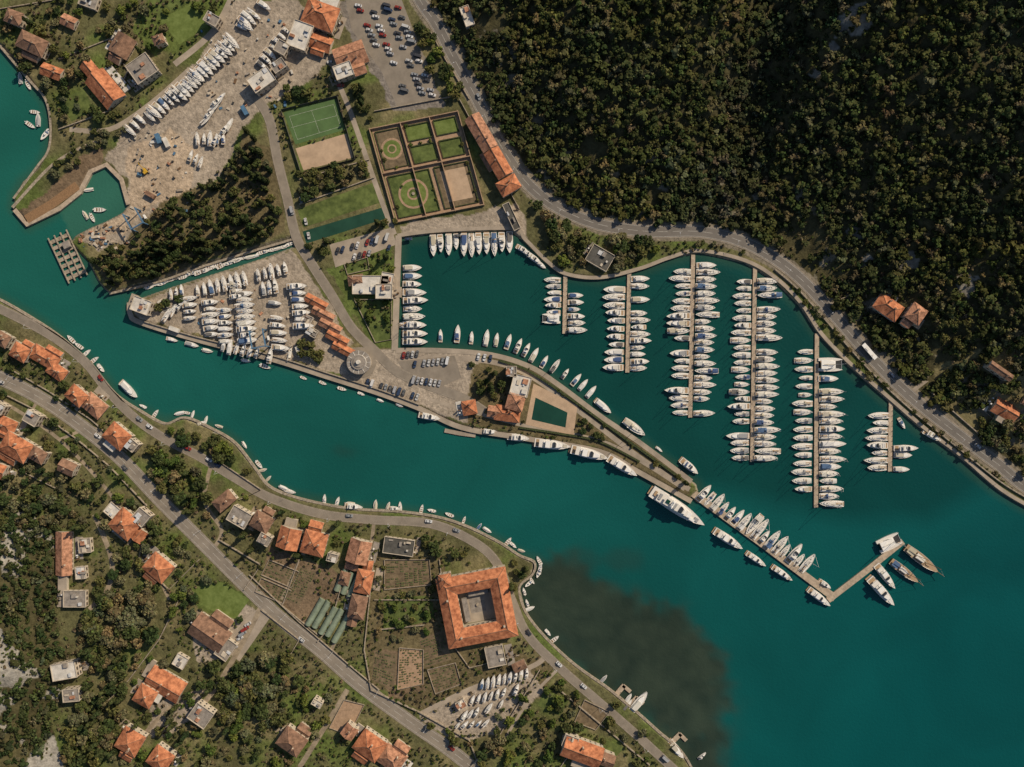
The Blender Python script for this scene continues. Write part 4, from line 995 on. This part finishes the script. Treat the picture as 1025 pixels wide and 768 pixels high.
ROUGH=[[(0,0),(240,0),(120,130),(60,150),(0,50)],[(262,108),(335,60),(372,180),(300,200)],[(290,240),(395,225),(395,345)],[(520,195),(700,236),(740,250),(640,268),(560,270)],[(470,375),(530,368),(690,483),(640,470),(470,425)],[(775,262),(1025,500),(960,455),(820,330)],[(900,350),(1025,330),(1025,470)],
 [(0,320),(100,380),(230,490),(400,520),(500,560),(560,680),(670,768),(0,768)],[(750,245),(800,250),(1025,420),(1025,460)],[(780,230),(1000,260),(1060,460)],[(160,210),(250,150),(285,232),(110,289)]]
pts=[]
for p in ROUGH:
    for x,y in poisson(p,4.8,.5,lambda x,y:fbm(x,y,26,91)>.41):
        if not blocked(x,y): pts.append((x,y,float(zat(x,y))))
mass('scrub_bushes',pts,SH,lambda x,y:rng.uniform(.6,1.9),None)
def tmesh(kind,seed,nl,nq,nm,qs=.15):
    v,q,c=tmpl(kind,seed,nl,nq,qs);return quadmesh(nm,v,q,c,'foliage')
TR={'b':[tmesh('broad',i,7,34,'broadleaf_tree') for i in(11,12,13)],'o':[tmesh('olive',i,6,34,'olive_tree') for i in(14,15)],'c':[tmesh('cypress',i,8,26,'cypress_tree',.26) for i in(16,17)],'p':[tmesh('pine',i,7,36,'pine_tree') for i in(18,19)],'w':[tmesh('brown',i,6,30,'bare_tree') for i in(20,21)],'l':[tmesh('lush',i,6,32,'broadleaf_tree') for i in(22,23)]}
NT=0
def tree(k,px,py,R):
    global NT;NT+=1
    me=random.choice(TR[k]);z=float(zat(px,py))
    if k=='c': R=min(R,2.3)
    o=inst(me,me.name.split('.')[0],X(px),Y(py),z-.1,random.uniform(0,6.28),R,R*random.uniform(.8,1.15))
def grove(poly,sp,kinds,r0,r1,prob=1):
    for x,y in poisson(poly,sp,.47):
        if random.random()<prob and not blocked(x,y): tree(random.choice(kinds),x,y,random.uniform(r0,r1))
grove([(168,203),(225,178),(248,132),(268,150),(284,232),(240,247),(160,277),(110,288),(92,262),(130,240)],8.5,'cccbwpbcp',1.8,3.6,.88)
grove([(95,262),(110,250),(240,235),(282,228),(284,234),(150,280),(110,288)],8,'cccbp',1.6,2.8,.8)
grove([(430,60),(450,62),(470,100),(450,98),(425,75)],9,'bbl',3,4.5);grove([(415,30),(432,30),(445,60),(425,62)],9,'bl',3,4.5)
grove([(535,205),(600,230),(662,238),(660,258),(610,270),(560,262)],9,'bblowp',2.6,5,.9);grove([(655,236),(740,246),(760,262),(700,246)],8,'bo',1.6,2.6,.7)
grove([(282,92),(300,82),(312,95),(285,108)],8,'bp',2.5,4);grove([(350,88),(362,85),(374,120),(362,122)],7,'cb',1.8,2.6)
grove([(298,175),(372,158),(374,176),(300,203)],8,'bbwp',2.2,3.8,.75);grove([(0,0),(230,0),(160,60),(120,130),(60,130),(0,70)],12,'bbpolwc',2.2,4.2,.65)
grove([(100,130),(130,120),(130,135),(100,150),(50,185),(45,175)],8,'bo',2,3,.7)
grove([(262,56),(290,90),(280,100),(255,100)],10,'b',2.2,3.3,.5);grove([(296,245),(330,240),(330,262),(308,262)],8,'bpc',2,3.4,.8)
grove([(372,215),(400,222),(398,226),(372,232)],6,'bc',1.8,2.4,.8);grove([(160,300),(182,296),(186,314),(166,320)],8,'bp',2.5,3.6)
grove([(375,250),(395,245),(395,285),(378,270)],8,'bplc',2,3.2,.7);grove([(296,340),(312,336),(330,362),(310,362)],8,'b',2.4,3.6)
grove([(350,305),(392,300),(392,342),(376,343)],12,'bl',1.6,2.8,.6)
grove([(470,378),(500,368),(505,392),(480,400)],8,'bpc',2,3.2,.8);grove([(578,412),(610,428),(620,444),(580,438)],8,'bp',2,3.2,.8)
for i in range(26):
    t=i/25;x,y=505+t*180,372+t*110+random.uniform(-1,3)
    if not blocked(x,y): tree('bcp'[i%3],x,y,random.uniform(1.4,2.4))
for i in range(9):
    for j in range(10):
        u,v=.05+i*.115,.04+j*.1
        if random.random()<.3 and math.dist(F(u,v),F(.27,.74))>13 and math.dist(F(u,v),F(.17,.24))>9 and not(.62<u<.95 and .55<v<.92): p=F(u,v);tree('bl'[i%2],p[0],p[1],random.uniform(.9,1.7))
# south bank
grove([(165,425),(240,445),(262,480),(240,470),(205,450),(170,436)],9,'bblwp',2.6,4.8,.9)
grove([(155,450),(205,468),(215,520),(180,505),(150,478)],9,'bbwplc',2.6,5.2,.9)
grove([(95,590),(165,590),(160,640),(110,650),(85,630)],10,'owbop',3.4,6.2,.92);grove([(215,655),(290,655),(285,720),(225,725)],10,'bbwop',3,5.6,.9)
grove([(150,500),(205,550),(190,560),(145,520)],9,'bo',2.2,3.6,.65);grove([(0,480),(60,490),(95,530),(60,540),(0,520)],9,'bpowc',2.6,4.8,.9)
grove([(80,610),(130,640),(130,720),(100,768),(60,768),(80,690)],9,'bbowpc',2.6,4.8,.9);grove([(420,535),(470,545),(480,562),(430,556)],9,'bp',2.5,4,.8)
grove([(378,558),(436,560),(440,640),(376,645)],10,'bolw',1.6,2.8,.7);grove([(515,560),(530,570),(520,590),(508,585)],8,'bpc',2,3.4,.8)
grove([(500,700),(560,680),(600,720),(560,768),(490,768)],10,'blowp',2,4.2,.7);grove([(240,640),(345,700),(310,768),(230,768)],10,'blwop',2,4.2,.7)
grove([(0,330),(60,360),(130,450),(205,520),(150,500),(60,430),(0,400)],10,'bopc',1.8,3.4,.6);grove([(420,700),(480,740),(560,768),(440,768)],10,'bwlp',2.2,4.2,.65)
grove([(165,600),(235,560),(290,620),(180,640)],10,'blop',2,4,.6);grove([(0,395),(80,450),(110,500),(0,480)],10,'bopwc',2,4,.65)
grove([(530,640),(640,720),(680,768),(600,768),(540,690)],11,'blo',1.6,3.2,.55);grove([(230,480),(340,520),(350,560),(250,560)],10,'blc',1.8,3.2,.55)
grove([(110,640),(240,690),(240,768),(100,768)],10,'bowlpc',2,4.2,.6);grove([(90,470),(150,510),(200,600),(100,600)],10,'bolp',2,4.4,.6)
grove([(770,262),(800,288),(880,370),(1000,475),(1000,488),(860,372),(800,306)],8,'bwo',1.6,2.8,.5)
grove([(840,290),(900,285),(940,320),(960,350),(900,350)],11,'bbwp',2.4,4,.7);grove([(930,370),(1025,330),(1025,480)],10,'bowp',1.8,3.8,.65)
grove([(470,360),(530,372),(640,452),(600,440),(480,425)],12,'bp',1.4,2.6,.45)
def lamp():
    b=MB();b.cyl((0,0,0),(0,0,7),.1,.06,'metal',6);b.cyl((0,0,7),(1.6,0,7.3),.05,.04,'metal',5);b.box(1.8,0,7.2,.8,.3,.15,'metal');return b.mesh('street_lamp')
TL=lamp()
for pts,off in((R2,7.4),(R1v,-6.8),(R3,-4.6)):
    P=smooth(pts,8);A=np.array(P);d=np.r_[0,np.cumsum(np.hypot(*np.diff(A,axis=0).T))];s=20
    while s<d[-1]-10:
        x,y=np.interp(s,d,A[:,0]),np.interp(s,d,A[:,1]);x2,y2=np.interp(s+3,d,A[:,0]),np.interp(s+3,d,A[:,1]);dx,dy=x2-x,y2-y;l=math.hypot(dx,dy)
        inst(TL,'street_lamp',X(x+dy/l*off),Y(y-dx/l*off),LAND,math.atan2(-dy,dx)+(-math.pi/2 if off>0 else math.pi/2));s+=60
print('forest',NF,'trees',NT,'objects',len(bpy.data.objects))

# ------------------------------------------------------------------ light, camera
w=bpy.data.worlds.new('World');scene.world=w;w.use_nodes=True;nt=w.node_tree
bg=nt.nodes['Background'];sky=nt.nodes.new('ShaderNodeTexSky');sky.sky_type='NISHITA';sky.sun_disc=False
EL=math.radians(37);AZ=math.radians(48)
sky.sun_elevation=EL;sky.sun_rotation=AZ;nt.links.new(sky.outputs['Color'],bg.inputs['Color']);bg.inputs['Strength'].default_value=.08
sl=bpy.data.lights.new('sun','SUN');sl.energy=4.6;sl.angle=math.radians(.6);sl.color=(1,.86,.66);so=bpy.data.objects.new('sun',sl);COL.objects.link(so)
dv=Vector((math.sin(AZ)*math.cos(EL),math.cos(AZ)*math.cos(EL),math.sin(EL)));so.rotation_euler=(-dv).to_track_quat('-Z','Y').to_euler();so.location=dv*500
cam=bpy.data.cameras.new('camera');cam.lens=28;cam.sensor_width=36;cam.clip_end=20000;co=bpy.data.objects.new('camera',cam);COL.objects.link(co)
co.location=(0,0,1025*S*28/36+1);co.rotation_euler=(0,0,0);scene.camera=co
scene.view_settings.view_transform='Standard';scene.view_settings.look='None';scene.view_settings.exposure=0
